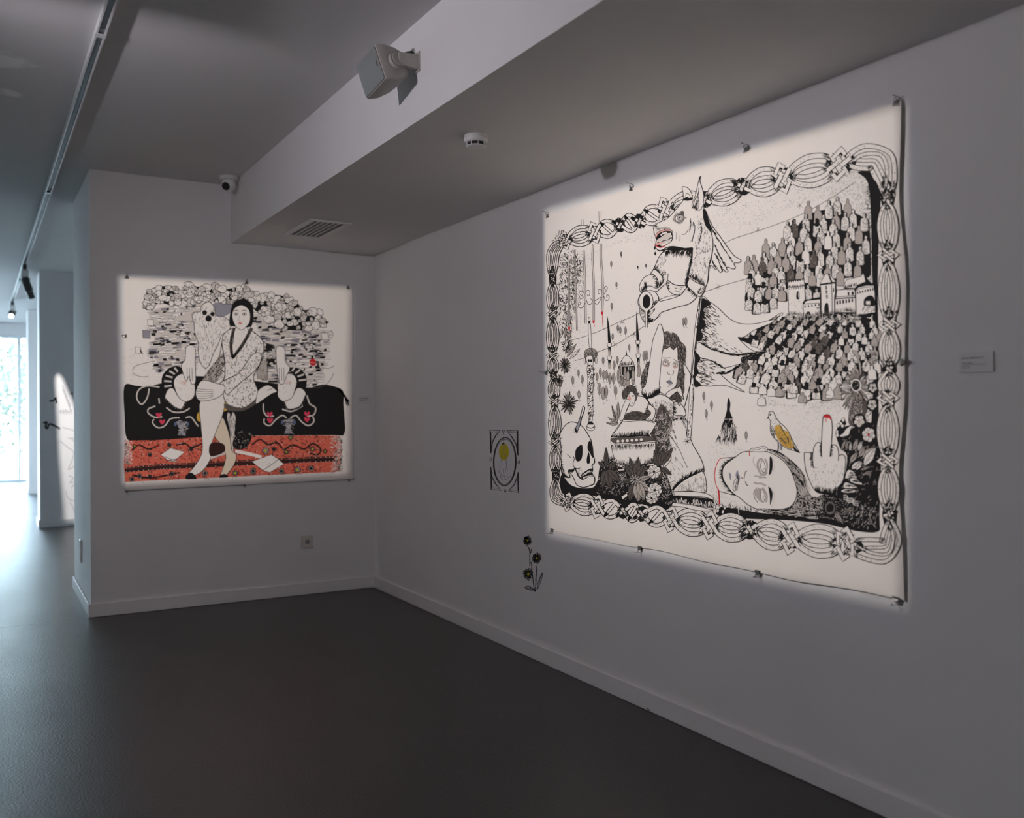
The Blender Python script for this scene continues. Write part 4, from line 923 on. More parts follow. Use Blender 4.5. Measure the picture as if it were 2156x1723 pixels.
S.shape(S.ell(*FH([(478, 700)])[0], 9, 8, -.4), 1.0); S.line(S.ell(*FH([(486, 695)])[0], 5.6, 6.2), 1, closed=True); S.line(S.ell(*FH([(486, 695)])[0], 3.2, 3.8), .8, closed=True); S.fill(S.ell(*FH([(486, 693)])[0], 1.6, 2.2), 'k'); S.fill(FH('500 590 545 585 555 640 530 660 500 620'), 'd')
S.fill(FH('85 1010 120 950 230 905 330 905 368 970 365 1060 320 1110 250 1150 170 1185 85 1140 120 1090'), 'k')
S.fill(FH('110 1060 170 1020 250 960 320 950 340 1000 280 1060 230 1060 150 1100'), 'w'); S.fill(FH('150 1130 220 1080 300 1060 345 1030 330 1090 250 1140 190 1165'), 'w')
for x, y in ((180, 975), (205, 955), (230, 945), (260, 940), (330, 960), (345, 1000), (340, 1050), (310, 1090), (270, 1110), (235, 1130), (205, 1140)): S.fill(S.ell(*FH([(x, y)])[0], 1.7, 2.1), 'p')
S.line(FH('85 1010 120 950 180 915 250 895 335 902'), 3.2, 'n'); S.line(FH('80 1005 115 940 180 905 250 888 340 893 372 950'), 1.0); S.line(FH('78 1140 140 1122 200 1100'), 3.4, 'n'); S.line(FH('75 1140 110 1165 170 1185 250 1150'), 1.6, 'r')
S.fill(S.ell(*FH([(95, 838)])[0], 2.6, 2.2), 'd'); S.fur(FH('90 890 200 880 330 880'), 46, -1.3, 4, .6, 'd'); S.stip(FH('60 860 140 830 200 870 100 920'), 50, .4, 'd')
for q, n in (('655 700 670 790 655 880', 24), ('710 760 735 860 710 1000 680 1090', 34), ('820 770 850 880 830 1000 800 1090', 34)): S.line(FH(q), 1.0); S.fur(FH(q), n, 1.9, 5, .8)
S.line(FH('520 968 570 965 630 890'), .9); S.line(FH('430 930 425 1050'), .7); S.line(FH('490 980 485 1080'), .7)
S.hatch(FH('780 560 860 600 900 800 980 950 1000 1200 760 1300 740 1100 780 900'), 90, 1.75, 4, .7); S.hatch(FH('720 1200 1000 1200 960 1600 660 1600'), 70, 1.8, 4, .7)
for x, y in ((70, 1195), (78, 1285)): S.fill(FH([(x, y-35), (x+14, y+10), (x, y+28), (x-14, y+10)]), 'k')
S.line(FH('110 1215 150 1240 230 1210'), 1.5)
# --- woman with raised arm
S.part('drawn_woman', 400)
S.fill(FW('280 710 220 740 200 830 150 900 130 1010 130 1090 150 1190 200 1200 260 1000'), 'd'); S.fill(FW('540 200 570 160 620 150 660 190 720 180 760 200 800 250 840 330 900 380 945 470 945 600 920 720 900 800 920 950 910 1100 920 1200 880 1290 700 1200 540 520'), 'd')
for q in ('540 200 620 150 760 200 900 380 945 500 800 450 560 470', '810 450 940 480 930 700 900 800 910 1100 800 1180 800 700', '150 900 260 740 270 900 200 1180 140 1100'): S.hatch(FW(q), 120, 1.5, 6, .8, 'k', .5); S.hatch(FW(q), 60, 1.5, 5, .5, 'w', .5)
S.shape(FW('540 480 580 470 610 460 650 435 690 460 720 490 760 450 790 450 800 560 800 650 815 700 815 850 790 1000 770 1130 720 1190 640 1250 590 1300 500 1270 470 1210 480 900 500 600 520 530'), 1.1)
for q in ('525 635 590 640 660 630', '725 660 770 690 810 705'): S.line(FW(q), 1.0, 'd')
S.fill(FW('520 720 545 660 600 660 650 720 640 790 590 800 530 780'), 'g'); S.fill(FW('710 730 740 700 800 720 800 800 750 830 715 810'), 'g')
S.shape(FW('525 740 560 700 600 720 630 755 590 765 550 765'), .7, 'p', 'd'); S.shape(FW('715 760 750 740 785 765 760 790 725 790'), .7, 'p', 'd'); S.line(FW('530 770 580 790 620 775'), 1.6, 'n'); S.line(FW('720 805 755 820 780 800'), 1.6, 'n')
for x, y in ((575, 722), (750, 762)): S.fill(S.ell(*FW([(x, y)])[0], 1.6, 1.4), 'd')
S.line(FW('660 700 650 780'), .6, 'g'); S.line(FW('620 890 610 920 640 935 660 930'), .9, 'd'); S.line(FW('690 950 720 920 725 860'), .9, 'd'); S.line(FW('665 980 665 1010'), .7, 'd')
S.fill(FW('590 1070 640 1035 670 1040 710 1100 660 1120 620 1105'), 'v'); S.line(FW('590 1070 640 1070 705 1100'), .9); S.fill(FW('600 1160 640 1135 680 1140 640 1160'), 'g')
S.shape(FW('580 1300 650 1230 720 1195 800 1180 830 1155 860 1200 880 1280 905 1390 860 1340 800 1270 770 1260 700 1310 640 1360'), 1.1); S.fill(FW('650 1370 720 1310 780 1265 840 1340 870 1400 860 1440 780 1440 740 1400 690 1400'), 'd'); S.hatch(FW('650 1370 780 1265 870 1420 740 1420'), 50, -.9, 5, .8)
S.line(FW('915 740 980 840 1030 940 1040 1000 1030 1100 1000 1200 940 1450 910 1530'), 1.0)
S.shape(FW('290 690 320 480 350 300 400 170 440 60 470 22 500 40 525 120 540 200 545 330 520 520 500 700 480 900 465 1100 470 1230 400 1290 250 1370 150 1290 160 1200 210 1130 240 1000'), 1.0); S.fur(FW('150 1300 250 1370 350 1320 470 1240'), 110, -1.45, 9, 1.0); S.fill(FW('160 1310 200 1290 260 1350 350 1300 440 1220 490 1260 400 1310 250 1385'), 'k')
S.shape(FW('250 1380 330 1360 420 1310 490 1300 560 1320 640 1370 700 1420 720 1460 720 1640 680 1720 400 1730 380 1560 300 1470'), 1.2); S.hatch(FW('300 1480 500 1380 700 1440 715 1640 650 1720 420 1720 390 1560'), 240, 1.3, 6, .7, 'd', .5, dens=lambda a, b: .15+b)
S.shape(FW('725 1450 790 1440 860 1480 920 1560 945 1650 920 1690 850 1680 740 1670 720 1580'), 1.2); S.fur(FW('730 1470 725 1560 740 1660'), 36, .3, 5, 1); S.fill(FW('780 1450 840 1490 830 1510'), 'k')
# skirt
SK_ = FB('870 540 960 520 1030 540 1060 620 1050 760 1090 790 1130 880 1200 1000 1240 1080 1265 1180 1255 1215 1150 1240 1020 1310 870 1440 800 1290 760 1180 850 1060 840 900 830 740 860 640')
S.shape(SK_, 1.1); S.fur(FB('870 550 960 530 1040 545'), 40, 1.4, 5, 1.2); S.line(FB('830 740 900 840 960 940 1020 1080 1060 1160'), .9); S.line(FB('870 1440 960 1350 1060 1280 1160 1235 1260 1212'), 3.2); S.fur(FB('870 1430 960 1340 1060 1270 1160 1225 1255 1205'), 120, -1.25, 7, .9)
S.hatch(FB('860 1000 960 1050 1040 1200 900 1350 820 1250'), 30, 1.1, 7, .8); S.hatch(FB('870 600 920 600 920 900 850 900'), 14, 1.2, 6, 1); S.fur(FB('1000 560 1040 640 1045 740'), 20, 1.9, 5, .9)
S.shape(FB('880 1450 960 1360 1060 1290 1160 1245 1260 1220 1290 1460 1100 1450 950 1455'), 1.0); S.hatch(FB('900 1440 1060 1320 1240 1260 1280 1440'), 90, 1.45, 7, .6, 'd', dens=lambda a, b: .2+.8*b)
S.shape(FB('860 1470 960 1455 1150 1460 1280 1480 1367 1520 1380 1560 1280 1530 1160 1520 1060 1520 960 1510 870 1510'), 1.1); S.fill(FB('860 1515 1060 1525 1290 1540 1380 1570 1380 1660 1200 1640 1000 1600 870 1590'), 'k'); S.hatch(FB('870 1540 1100 1540 1370 1590 1370 1640 1150 1610 880 1580'), 80, 1.5, 6, 1.2, 'p')
S.shape(FB('860 1600 1000 1610 1180 1640 1340 1680 1380 1690 1300 1700 1150 1690 1000 1650 870 1640'), 1.0)
for i in range(8): S.tick(FB([(1055, 830)])[0], -.4+i*.85, 9, 1.1)
# --- cushioned box with reclining figure
S.part('drawn_box_and_dreamer', 460)
for x0, y0, x1, y1, w in ((180, 580, 190, 330, 4), (160, 580, 110, 380, 2), (190, 600, 60, 530, 3), (190, 610, 40, 600, 4)): a, b_ = FB([(x0, y0), (x1, y1)]); S.leaf(a, b_, w, 'g', 4)
S.fill(FB('640 600 700 400 760 380 850 560 860 650 830 760 820 900 760 1060 690 1060 650 860 600 740'), 'd'); S.hatch(FB('640 600 760 380 860 640 820 1000 690 1060 610 740'), 220, 1.2, 9, .8, 'k', .6); S.hatch(FB('660 560 760 480 840 600 800 960 680 900'), 90, -1.0, 8, .7, 'p', .6)
for x0, y0, x1, y1 in ((640, 760, 760, 680), (760, 860, 660, 760), (700, 580, 760, 460), (690, 700, 640, 600), (800, 760, 860, 600)): a, b_ = FB([(x0, y0), (x1, y1)]); S.leaf(a, b_, 4, 'g', 4)
S.fill(FB('400 280 470 262 530 290 580 360 560 420 640 420 660 460 620 540 300 560 240 570 260 500 330 430'), 'p', False); S.line(FB('440 262 520 280 580 350 590 370'), 1.1); S.fill(FB('300 480 420 450 520 470 560 430 600 480 540 540 270 560'), 'd'); S.hatch(FB('280 470 600 430 560 550 270 560'), 110, .6, 5, .8, 'k', .9); S.fur(FB('580 350 570 400 550 440'), 26, 2.6, 4, .9)
S.shape(FB('580 370 640 410 658 460 640 530 600 580 540 590 530 560 580 510 600 470 560 420'), 1.0)
for k in range(4): S.line(FB([(530+22*k, 540), (535+22*k, 590)]), .8)
S.shape(FB('340 210 400 230 400 330 370 390 320 360 300 290'), .8); S.shape(FB('290 310 340 330 300 430 250 560 215 560 230 450'), .9)
S.fill(FB('235 220 290 150 350 125 410 160 435 250 420 320 395 330 400 260 345 200 310 230 290 290 250 300'), 'd'); S.hatch(FB('235 220 290 150 350 125 410 160 435 250 400 250 345 200 290 280'), 60, .5, 6, .7, 'k', .7); S.fill(FB('320 260 350 280 350 310 320 300'), 'n'); S.fill(S.ell(*FB([(375, 262)])[0], 3, 2.2), 'g'); S.line(FB('365 350 375 345'), 1.1)
S.shape(FB('110 760 240 580 280 560 520 560 660 590 670 610 580 760 560 770 360 770 250 790 120 780'), 1.1); S.line(FB('250 570 180 680 120 740'), .9); S.line(FB('250 585 520 572 650 605'), .9); S.fur(FB('120 775 250 780 400 755 570 750'), 150, -1.5, 8, .9); S.line(FB('105 770 250 780 400 760 580 755'), 3)
S.shape(FB('105 780 260 790 400 770 580 765 655 830 640 1040 560 1110 300 1130 200 1150 130 1000'), 1.0); S.fill(FB('105 790 400 775 580 768 650 830 400 850 170 865'), 'd'); S.shape(FB('165 855 400 845 650 822 650 838 400 858 180 872'), .9)
for k in range(6): S.fill(S.ell(*FB([(190+58*k, 828-4*k)])[0], 3, 3), 'p')
S.fur(FB('110 880 300 880 640 860'), 120, 1.55, 8, .8); S.fur(FB('130 1110 300 1130 560 1110 640 1060'), 90, -1.5, 9, .8, 'd')
# --- dark flower bed under the box
S.part('drawn_flowers', 510)
S.fill(FB('-20 1100 100 1060 200 1150 300 1130 560 1110 640 1080 760 1180 860 1440 860 1640 700 1600 560 1570 480 1600 280 1560 100 1500 -60 1490 -60 1300'), 'k')
BED = FB('-20 1100 100 1060 200 1150 300 1130 560 1110 640 1080 760 1180 860 1440 860 1640 700 1600 560 1570 480 1600 280 1560 100 1500 -60 1490 -60 1300')
S.hatch(BED, 260, -1.2, 6, .7, 'w', .9, False); S.stip(BED, 320, .55, 'w', None, False); S.fur(BED, 200, -1.4, 8, 1, 'k', .7, 2)
S.stip(FB('190 1240 290 1220 270 1400 210 1380'), 80, .6, 'p'); S.stip(FB('740 1220 790 1300 840 1420 760 1400'), 90, .7, 'p')
for x0, y0, x1, y1, w in ((400, 1300, 335, 1020, 7), (410, 1300, 445, 1020, 8), (390, 1300, 270, 1100, 7), (430, 1300, 530, 1140, 8), (440, 1310, 600, 1270, 6), (420, 1320, 600, 1460, 8), (400, 1330, 330, 1580, 9), (420, 1330, 440, 1590, 9), (440, 1330, 520, 1570, 8), (380, 1320, 230, 1340, 5),
                         (40, 1180, -10, 1420, 8), (50, 1180, 100, 1440, 8), (60, 1180, 220, 1340, 8), (40, 1160, 40, 900, 5), (60, 1150, 180, 1100, 5), (20, 1150, -60, 1080, 5), (710, 1140, 885, 900, 7), (700, 1140, 640, 930, 6), (710, 1140, 750, 920, 6), (700, 1150, 600, 1040, 5), (720, 1150, 860, 1250, 6), (705, 1150, 710, 1330, 6)):
    a, b_ = FB([(x0, y0), (x1, y1)]); S.leaf(a, b_, w, R.choice('dgd'), 7)
for i in range(9): a = i*.7; S.leaf(FB([(400, 1310)])[0], FB([(400+90*math.cos(a), 1310+90*math.sin(a))])[0], 1.6, 'p', 0)
for x, y, r in ((640, 1210, 15), (650, 1440, 16), (610, 1540, 13)): S.blossom(FB([(x, y)])[0], r, 8, 'k', .2)
for q in ('190 1180 270 1175 270 1195 190 1200', '550 1120 640 1105 640 1125 550 1140', '230 1520 300 1480 310 1510 250 1560'): S.shape(FB(q), .9, sm=False)
for x, y, r in ((1505, 1068, 6), (1512, 1076, 6), (1519, 1065, 6), (1527, 1070, 5), (1523, 1078, 6), (1536, 1066, 5)): S.shape(S.ell(x, y, r*.45, r*.7, R.random()), .8)
# --- skull
S.part('drawn_skull', 580)
S.shape(FS('180 590 240 470 310 390 400 350 480 365 560 400 650 490 720 600 770 700 800 850 810 980 835 1060 835 1130 790 1180 800 1290 720 1330 600 1380 590 1450 500 1300 470 1230 440 1250 400 1280 340 1290 370 1400 330 1400 270 1350 240 1270 200 1100 200 900 190 740'), 1.3)
S.fur(FS('190 620 195 760 200 900 200 1080 230 1240 290 1370'), 40, .1, 3.5, .8); S.fill(FS('200 1100 215 1260 270 1360 380 1410 330 1420 250 1400 200 1300'), 'k')
S.fill(FS('470 1000 480 890 530 820 590 790 612 830 612 950 590 1060 540 1105 490 1090'), 'k'); S.fill(FS('705 840 720 750 750 712 780 760 800 860 815 1020 790 1020 745 930 720 900'), 'k'); S.fill(FS('690 1060 725 930 750 1000 750 1130 700 1145'), 'k')
S.line(FS('435 1010 455 1060 430 1130 440 1200 500 1240 570 1230'), 1.1); S.line(FS('310 960 350 1000 390 1040'), .9)
S.shape(FS('345 1290 400 1310 440 1290 460 1240 490 1300 520 1380 570 1430 620 1450 720 1400 830 1390 830 1520 740 1570 620 1600 500 1550 430 1400'), 1.3); S.fill(FS('330 1300 345 1260 400 1260 440 1250 450 1280 410 1300 350 1285'), 'k'); S.hatch(FS('480 1250 600 1270 580 1420 520 1360'), 34, .9, 3, .6, 'd'); S.fill(FS('590 1360 640 1310 720 1260 780 1240 790 1280 720 1330 800 1330 800 1380 680 1390 600 1440'), 'k')
for k in range(6): S.fill(FS([(605+24*k, 1365-16*k), (625+24*k, 1350-15*k), (628+24*k, 1378-14*k), (610+24*k, 1390-14*k)]), 'p', False); S.fill(FS([(615+32*k, 1405-8*k), (640+32*k, 1398-8*k), (642+32*k, 1420-8*k), (618+32*k, 1428-8*k)]), 'p', False)
S.shape(FS('470 500 560 270 610 80 630 50 650 100 590 280 560 420 510 540'), 1.0, 'v'); S.fill(FS('575 260 612 80 630 55 648 100 590 270'), 'p'); S.line(FS('575 260 612 80 630 55 648 100 590 270'), .9, closed=True); S.fill(FS('455 490 480 470 515 540 490 560'), 'k')
for a in (.6, 1.3, 1.9, 2.7, 3.4, 4.2): S.tick(FS([(485, 530)])[0], a, 8, .7)
# --- broom
S.part('drawn_broom', 60)
S.fill(PX('1534 838 1538 850 1537 866 1543 884 1536 900 1524 892 1530 866 1531 850'), 'k'); S.hatch(PX('1524 884 1543 884 1552 915 1548 926 1512 924 1518 905'), 150, 1.6, 12, 1, 'k', .25); S.line(PX('1526 883 1543 883'), 1.6, 'w'); S.hatch(PX('1526 888 1542 888 1548 918 1516 918'), 50, 1.6, 8, .7, 'p', .25)
# --- reclining head
S.part('drawn_reclining_head', 200)
S.fill(FL_('1090 235 1180 230 1300 270 1420 350 1560 460 1690 600 1780 750 1810 900 1830 1000 1900 1080 1980 1100 2050 1200 2040 1300 1980 1380 1700 1420 1400 1420 1100 1390 1000 1330 1300 1320 1600 1180 1620 980 1560 740 1460 500 1280 340'), 'k')
S.hatch(FL_('1100 240 1300 290 1560 480 1780 760 1800 1000 1640 1000 1560 740 1300 350'), 200, .95, 10, .8, 'w', .25); S.hatch(FL_('1620 1000 1830 1000 2050 1220 1980 1370 1500 1400 1500 1250'), 170, .4, 9, .9, 'w', .7); S.hatch(FL_('1050 1340 1500 1330 1500 1410 1100 1390'), 50, .1, 8, .7, 'w', .3)
for k in range(5): S.line(FL_([(1400+60*k, 1420+8*k), (1600+40*k, 1400+14*k), (1750+30*k, 1450+10*k), (1950+20*k, 1440+14*k)]), 1.2, 'p' if k % 2 else 'k')
S.fill(FL_('240 390 380 380 500 372 440 480 300 560 260 680 330 820 440 980 515 1065 380 1040 210 990 160 900 135 740 135 600 170 480'), 'p'); S.line(FL_('240 390 380 380 500 372'), 1.2); S.line(FL_('210 990 380 1035 510 1065'), 1.2)
S.line(FL_('240 390 185 460 145 570 130 680 135 780 160 890 195 960'), 1.3, 'r'); S.line(FL_('195 950 210 1080 215 1230'), 2.4, 'r')
S.fill(FL_('500 372 420 430 330 500 280 580 270 680 290 780 350 880 430 990 515 1065 470 1050 380 950 290 830 260 760 255 620 280 540 360 440'), 'k'); S.fur(FL_('470 385 340 480 275 580 262 700 300 820 400 960 480 1040'), 130, 3.1, 6, .8, 'k', .4)
S.shape(FL_('500 372 580 310 650 275 740 265 900 270 1080 275 1180 310 1290 370 1420 480 1510 620 1570 760 1620 940 1620 1060 1580 1180 1500 1270 1380 1310 1250 1325 1050 1310 900 1310 800 1270 700 1210 600 1120 515 1065 430 990 350 880 290 780 270 680 280 580 330 500 420 430'), 1.3)
S.shape(FL_('760 265 800 215 880 205 960 180 1030 175 1080 205 1080 265 960 275 860 275'), 1.0); S.line(FL_('800 265 840 235 900 240 1000 205 1050 230 1040 270'), .9, 'd')
S.fill(FL_('1130 370 1165 380 1182 460 1180 560 1160 650 1130 690 1115 680 1125 560'), 'k'); S.fill(FL_('1105 910 1140 930 1175 1000 1180 1080 1160 1180 1135 1235 1130 1080'), 'k')
for k in range(12): S.dot(FL_([(1170+45*math.sin(k/11*PI), 340+32*k)])[0], .7); S.dot(FL_([(1170+45*math.sin(k/11*PI), 930+30*k)])[0], .7)
S.line(FL_('1000 400 940 420 910 500 930 600 980 680 1040 690 1080 640'), 4.0, 'g'); S.line(FL_('1040 400 1080 480 1080 580 1060 650'), 3, 'g'); S.shape(FL_('1005 430 1040 500 1050 580 1040 660 1000 640 965 560 970 480'), 1.0, 'p', 'd'); S.line(FL_('850 345 830 440 860 520 920 600 960 680'), 1, 'g'); S.line(S.ell(*FL_([(1030, 615)])[0], 2.5, 4), .9, 'd', closed=True)
S.line(FL_('850 710 950 720 1000 690'), 2, 'g'); S.line(FL_('930 745 1070 740'), 1, 'd'); S.line(FL_('840 825 900 850 980 850 1060 890'), 3, 'g')
S.fill(FL_('850 1040 880 960 960 930 970 1000 960 1100 1000 1180 960 1180 900 1120'), 'g'); S.line(FL_('1000 920 1060 1020 1080 1100 1060 1190'), 3, 'g'); S.shape(FL_('985 950 1020 1000 1050 1080 1040 1150 1005 1190 970 1120 965 1020'), 1.0, 'p', 'd'); S.line(S.ell(*FL_([(1030, 1105)])[0], 2.5, 4), .9, 'd', closed=True); S.line(FL_('900 920 840 1010 860 1120 920 1200'), 1.1, 'd')
S.line(FL_('725 620 690 640 670 720 665 770'), 1.3, 'd'); S.line(FL_('685 810 710 870 740 885'), 1.6, 'd'); S.line(FL_('610 745 645 750'), 1.4, 'd'); S.fill(FL_('390 650 425 680 430 770 405 770'), 'v')
S.fill(FL_('540 605 570 680 590 740 580 800 550 860 545 760 520 740 510 690'), 'v'); S.line(FL_('540 740 490 800 465 900 475 985 520 960 550 900'), 1.0, 'd'); S.hatch(FL_('490 830 545 800 540 920 490 960'), 22, 1.4, 6, .6); S.line(FL_('545 700 555 780 550 880'), 1.6)
S.line(FL_('762 262 762 350'), 1.5, 'r'); S.line(FL_('520 1080 550 1250 575 1450'), 1.1, 'p')
# --- bird
S.part('drawn_bird', 240)
S.shape(FV('235 200 250 150 285 135 320 150 345 200 380 270 440 340 500 390 560 460 600 530 640 620 680 700 720 770 770 850 700 820 620 800 540 770 470 720 390 650 330 590 290 540 265 470 265 360 265 300 240 260'), 1.1)
S.stip(FV('250 180 330 190 400 300 480 390 340 560 270 480 268 320'), 150, .5); S.fill(FV('345 410 400 370 460 400 500 470 560 480 610 580 650 680 690 760 620 780 500 740 420 650 370 560'), 'o'); S.hatch(FV('350 420 560 480 690 760 600 780 420 640'), 120, .95, 5, .6, 'd', .3); S.line(FV('420 360 470 440 520 540 580 640 560 680 510 660 440 590'), 1.2); S.fill(FV('650 740 700 770 770 852 690 820'), 'k'); S.hatch(FV('270 400 340 420 360 560 400 660 330 590 280 520'), 60, 1.1, 4, .8)
S.fill(FV('232 215 240 255 197 270'), 'k', False); S.fill(S.ell(*FV([(263, 195)])[0], 1.8, 2), 'k')
for q in ('400 660 405 740 395 820', '440 690 455 750 450 810'): S.line(FV(q), 2.6, 'v'); S.line(FV(q), .8)
# --- raised finger
S.part('drawn_hand', 200)
S.shape(FV('850 870 880 845 1000 845 1010 780 1050 700 1090 670 1140 690 1150 650 1160 400 1175 240 1200 205 1240 190 1290 210 1320 280 1335 450 1320 700 1370 710 1420 750 1445 850 1450 900 1500 880 1550 910 1565 1000 1550 1180 1530 1300 1480 1450 1430 1540 1280 1560 1100 1530 1020 1480 930 1300 870 1120'), 1.4)
S.line(FV('1150 640 1145 800 1150 925'), 2); S.line(FV('1320 700 1310 800 1300 920'), 2.2); S.line(FV('1000 845 995 960 1010 1120'), 1.4); S.line(FV('1445 860 1440 990'), 1.4); S.fur(FV('990 860 985 960 1000 1080'), 56, 3.1, 4, 1.0); S.fur(FV('1145 710 1140 800 1145 910'), 30, 3.1, 3, 1); S.fur(FV('1325 720 1315 800 1305 900'), 34, .1, 3.5, 1); S.fur(FV('1030 1490 1120 1530 1280 1555 1420 1540'), 110, -1.55, 10, 1.0); S.fill(FV('1020 1475 1120 1515 1280 1540 1430 1530 1420 1570 1260 1575 1080 1545'), 'k')
S.hatch(FV('900 1160 1500 1160 1450 1480 1040 1440'), 40, 1.6, 4, .7); S.fill(FV('1180 240 1200 205 1240 192 1290 212 1325 275 1300 280 1280 240 1250 260 1230 240 1200 245'), 'r'); S.line(FV('1225 250 1225 318'), 1.2, 'r')
for x, y in ((1050, 1100), (1210, 1075), (1390, 1075), (1500, 1100)): S.stip(S.ell(*FV([(x, y)])[0], 4, 4), 8, .6)
# signature and date
S.part('drawn_signature#a', 430)
for q in ('90 335 105 360 125 350 115 330 100 340', '130 295 150 290 140 310 160 312', '150 240 165 275 180 262', '180 250 190 265', '200 182 195 250', '225 200 240 190 235 225 250 225', '250 190 265 180 258 215 270 205'): S.line(FG(q), .9, 'd')
S.part('drawn_signature#b', 430)
for k in range(9): S.line(PX([(1812+k*6, 1247+k*.9), (1814+k*6, 1251+k*.9), (1816+k*6, 1247+k*.9+R.random()*3)]), .5, 'g')
S.build()
# ------------------------------------------------------------------ drawing on the end wall
S = Sheet(org_l, n_l, sheet_l)
FO = Frame(240, 560, 3.446)
def near(fr, x, y): return fr([(x, y)])[0]
S.part('drawn_rubble_wall', 6)
S.hatch(FO('70 640 200 600 330 700 330 860 80 866'), 160, .1, 6, .5, 'w', .6)
def rocks(poly, n, r0, r1):
    P_ = FO(poly); sm = smooth(P_, True, 3); S.fill(P_, 'k')
    xs = [p[0] for p in sm]; ys = [p[1] for p in sm]; k = 0; tr = 0; done = []
    while k < n and tr < 4000:
        tr += 1; q = (R.uniform(min(xs), max(xs)), R.uniform(min(ys), max(ys)))
        if not inside(q, sm) or any(math.dist(q, d) < r0*1.35 for d in done): continue
        done.append(q); r = R.uniform(r0*.8, r1*1.25); as_ = R.uniform(.8, 1.5); a0 = R.random()*6
        pl = [(q[0]+r*as_*R.uniform(.7, 1.15)*math.cos(a0+i*6.283/7), q[1]+r*R.uniform(.75, 1.1)*math.sin(a0+i*6.283/7)) for i in range(7)]
        S.fill(pl, R.choice('pppw'), False); S.line(pl, .9, 'k', False, True); S.hatch(pl, R.randint(6, 20), R.uniform(0, 3), 3, .6, 'k', .3, False); k += 1
rocks('220 230 250 180 320 150 440 150 480 200 540 130 600 150 680 150 760 140 800 170 960 150 970 250 880 270 740 260 560 270 430 290 330 270 250 320 220 300', 90, 5, 8)
rocks('970 230 1010 185 1080 230 1180 210 1290 240 1350 290 1370 320 1480 320 1520 390 1560 410 1460 450 1330 470 1200 450 1100 380 1000 300', 70, 5.5, 9)
S.lay = 30
S.fill(FO('270 330 560 270 640 300 600 560 600 730 480 740 350 740 290 640 290 500'), 'w'); S.fill(FO('1000 330 1200 450 1560 470 1540 560 1530 700 1480 850 1300 860 1100 830 1060 700 1080 560'), 'w'); S.fill(FO('730 270 880 265 860 330 760 380 730 330'), 'v')
def shards(poly, n):
    sm = FO(poly); xs = [p[0] for p in sm]; ys = [p[1] for p in sm]; k = 0; tr = 0
    pts = []
    while k < n and tr < 9000:
        tr += 1; q = (R.uniform(min(xs), max(xs)), R.uniform(min(ys), max(ys)))
        if inside(q, sm): pts.append(q); k += 1
    for i, q in enumerate(sorted(pts, key=lambda z: z[1])):
        L = R.uniform(7, 22); h = R.uniform(3, 6); sk = R.uniform(-4, 4); c = R.choice('pppppppwwvvk')
        if c == 'k': L *= .45
        pl = [(q[0]-L/2, q[1]), (q[0]+L/2, q[1]-R.uniform(0, 1.5)), (q[0]+L/2+sk, q[1]+h), (q[0]-L/2+sk, q[1]+h)]
        if i % 7 == 0: S.lay += 1
        S.lay -= 1; S.fill(pl, c, False); S.line(pl, .55, 'd' if R.random() < .6 else 'v', False, True)
shards('260 330 560 270 640 300 620 420 600 560 600 740 330 760 260 660', 210); S.lay += 4
shards('1000 310 1200 450 1560 470 1540 560 1530 700 1490 860 1300 870 1090 840 1050 700 1060 560', 300)
for x, y, s_ in ((235, 495, 1), (175, 610, .8), (265, 410, .8), (1530, 510, .9)):
    S.lay += 1; S.shape(FO([(x-28*s_, y-28*s_), (x+25*s_, y-24*s_), (x+28*s_, y+32*s_), (x-25*s_, y+28*s_)]), .9, 'v' if s_ == 1 else 'p', 'k', False)
S.fill(FO('188 600 215 645 190 625'), 'k', False)
for k in range(22): S.shape(S.ell(*near(FO, 1072+R.uniform(-20, 26), 590+k*11), 5, 2.6), .8, 'g') if k % 2 else S.fill(FO([(1090+R.uniform(0, 20), 560+k*9), (1170, 575+k*3), (1110, 590+k*6)]), 'k', False)
S.shape(FO('1040 680 1110 690 1115 830 1040 820'), .8, 'g', 'k', False); S.hatch(FO('1040 680 1110 690 1115 830 1040 820'), 40, 1.5, 6, .5, 'd')
for q in ('300 690 230 705 150 730 140 780 200 805 248 800', '1600 725 1550 745 1500 730', '1595 780 1560 840 1500 880 1400 886', '1570 470 1590 500 1560 540 1530 560'): S.line(FO(q), .8, 'd')
S.fill(FO('1420 690 1445 672 1465 695 1460 720 1430 722'), 'r'); S.tick(near(FO, 1425, 700), .1, 10, .8, 'p')
# black band
S.part('drawn_black_band', 130)
S.fill(FO('75 872 160 870 250 874 350 850 600 800 1060 840 1390 882 1480 868 1540 862 1640 890 1668 930 1665 1000 1672 1100 1668 1222 1560 1228 1000 1232 620 1245 400 1262 170 1272 92 1250 78 1100'), 'k')
S.fur(FO('1620 885 1670 940 1690 1000'), 70, .9, 8, 1.6); S.fur(FO('80 1262 400 1258 800 1238 1200 1228 1660 1222'), 160, 1.4, 4, 1.2)
for q in ('330 880 240 872 180 900 165 960 200 1005 240 960 255 890', '300 1018 250 1038 250 1070 300 1100 350 1094', '290 1112 280 1140 320 1175 370 1160 410 1110 475 1102', '380 1028 430 1060 500 1060 550 1033', '520 1102 560 1098 600 1150 615 1165', '325 960 330 1000', '1085 1000 1085 1050 1110 1090 1160 1090', '1090 1108 1090 1140 1130 1160 1170 1120 1220 1085 1252 1104', '1220 1040 1290 1056 1370 1015', '1400 940 1420 1000 1462 1030 1450 1080 1400 1092', '1280 1104 1320 1085 1360 1130 1410 1160 1450 1130 1440 1088'):
    S.line(FO(q), 2.4, 'w'); 
    for z in smooth(FO(q), False, 3): S.tick(z, R.uniform(0, 6), 1.6, .7)
S.lay += 1
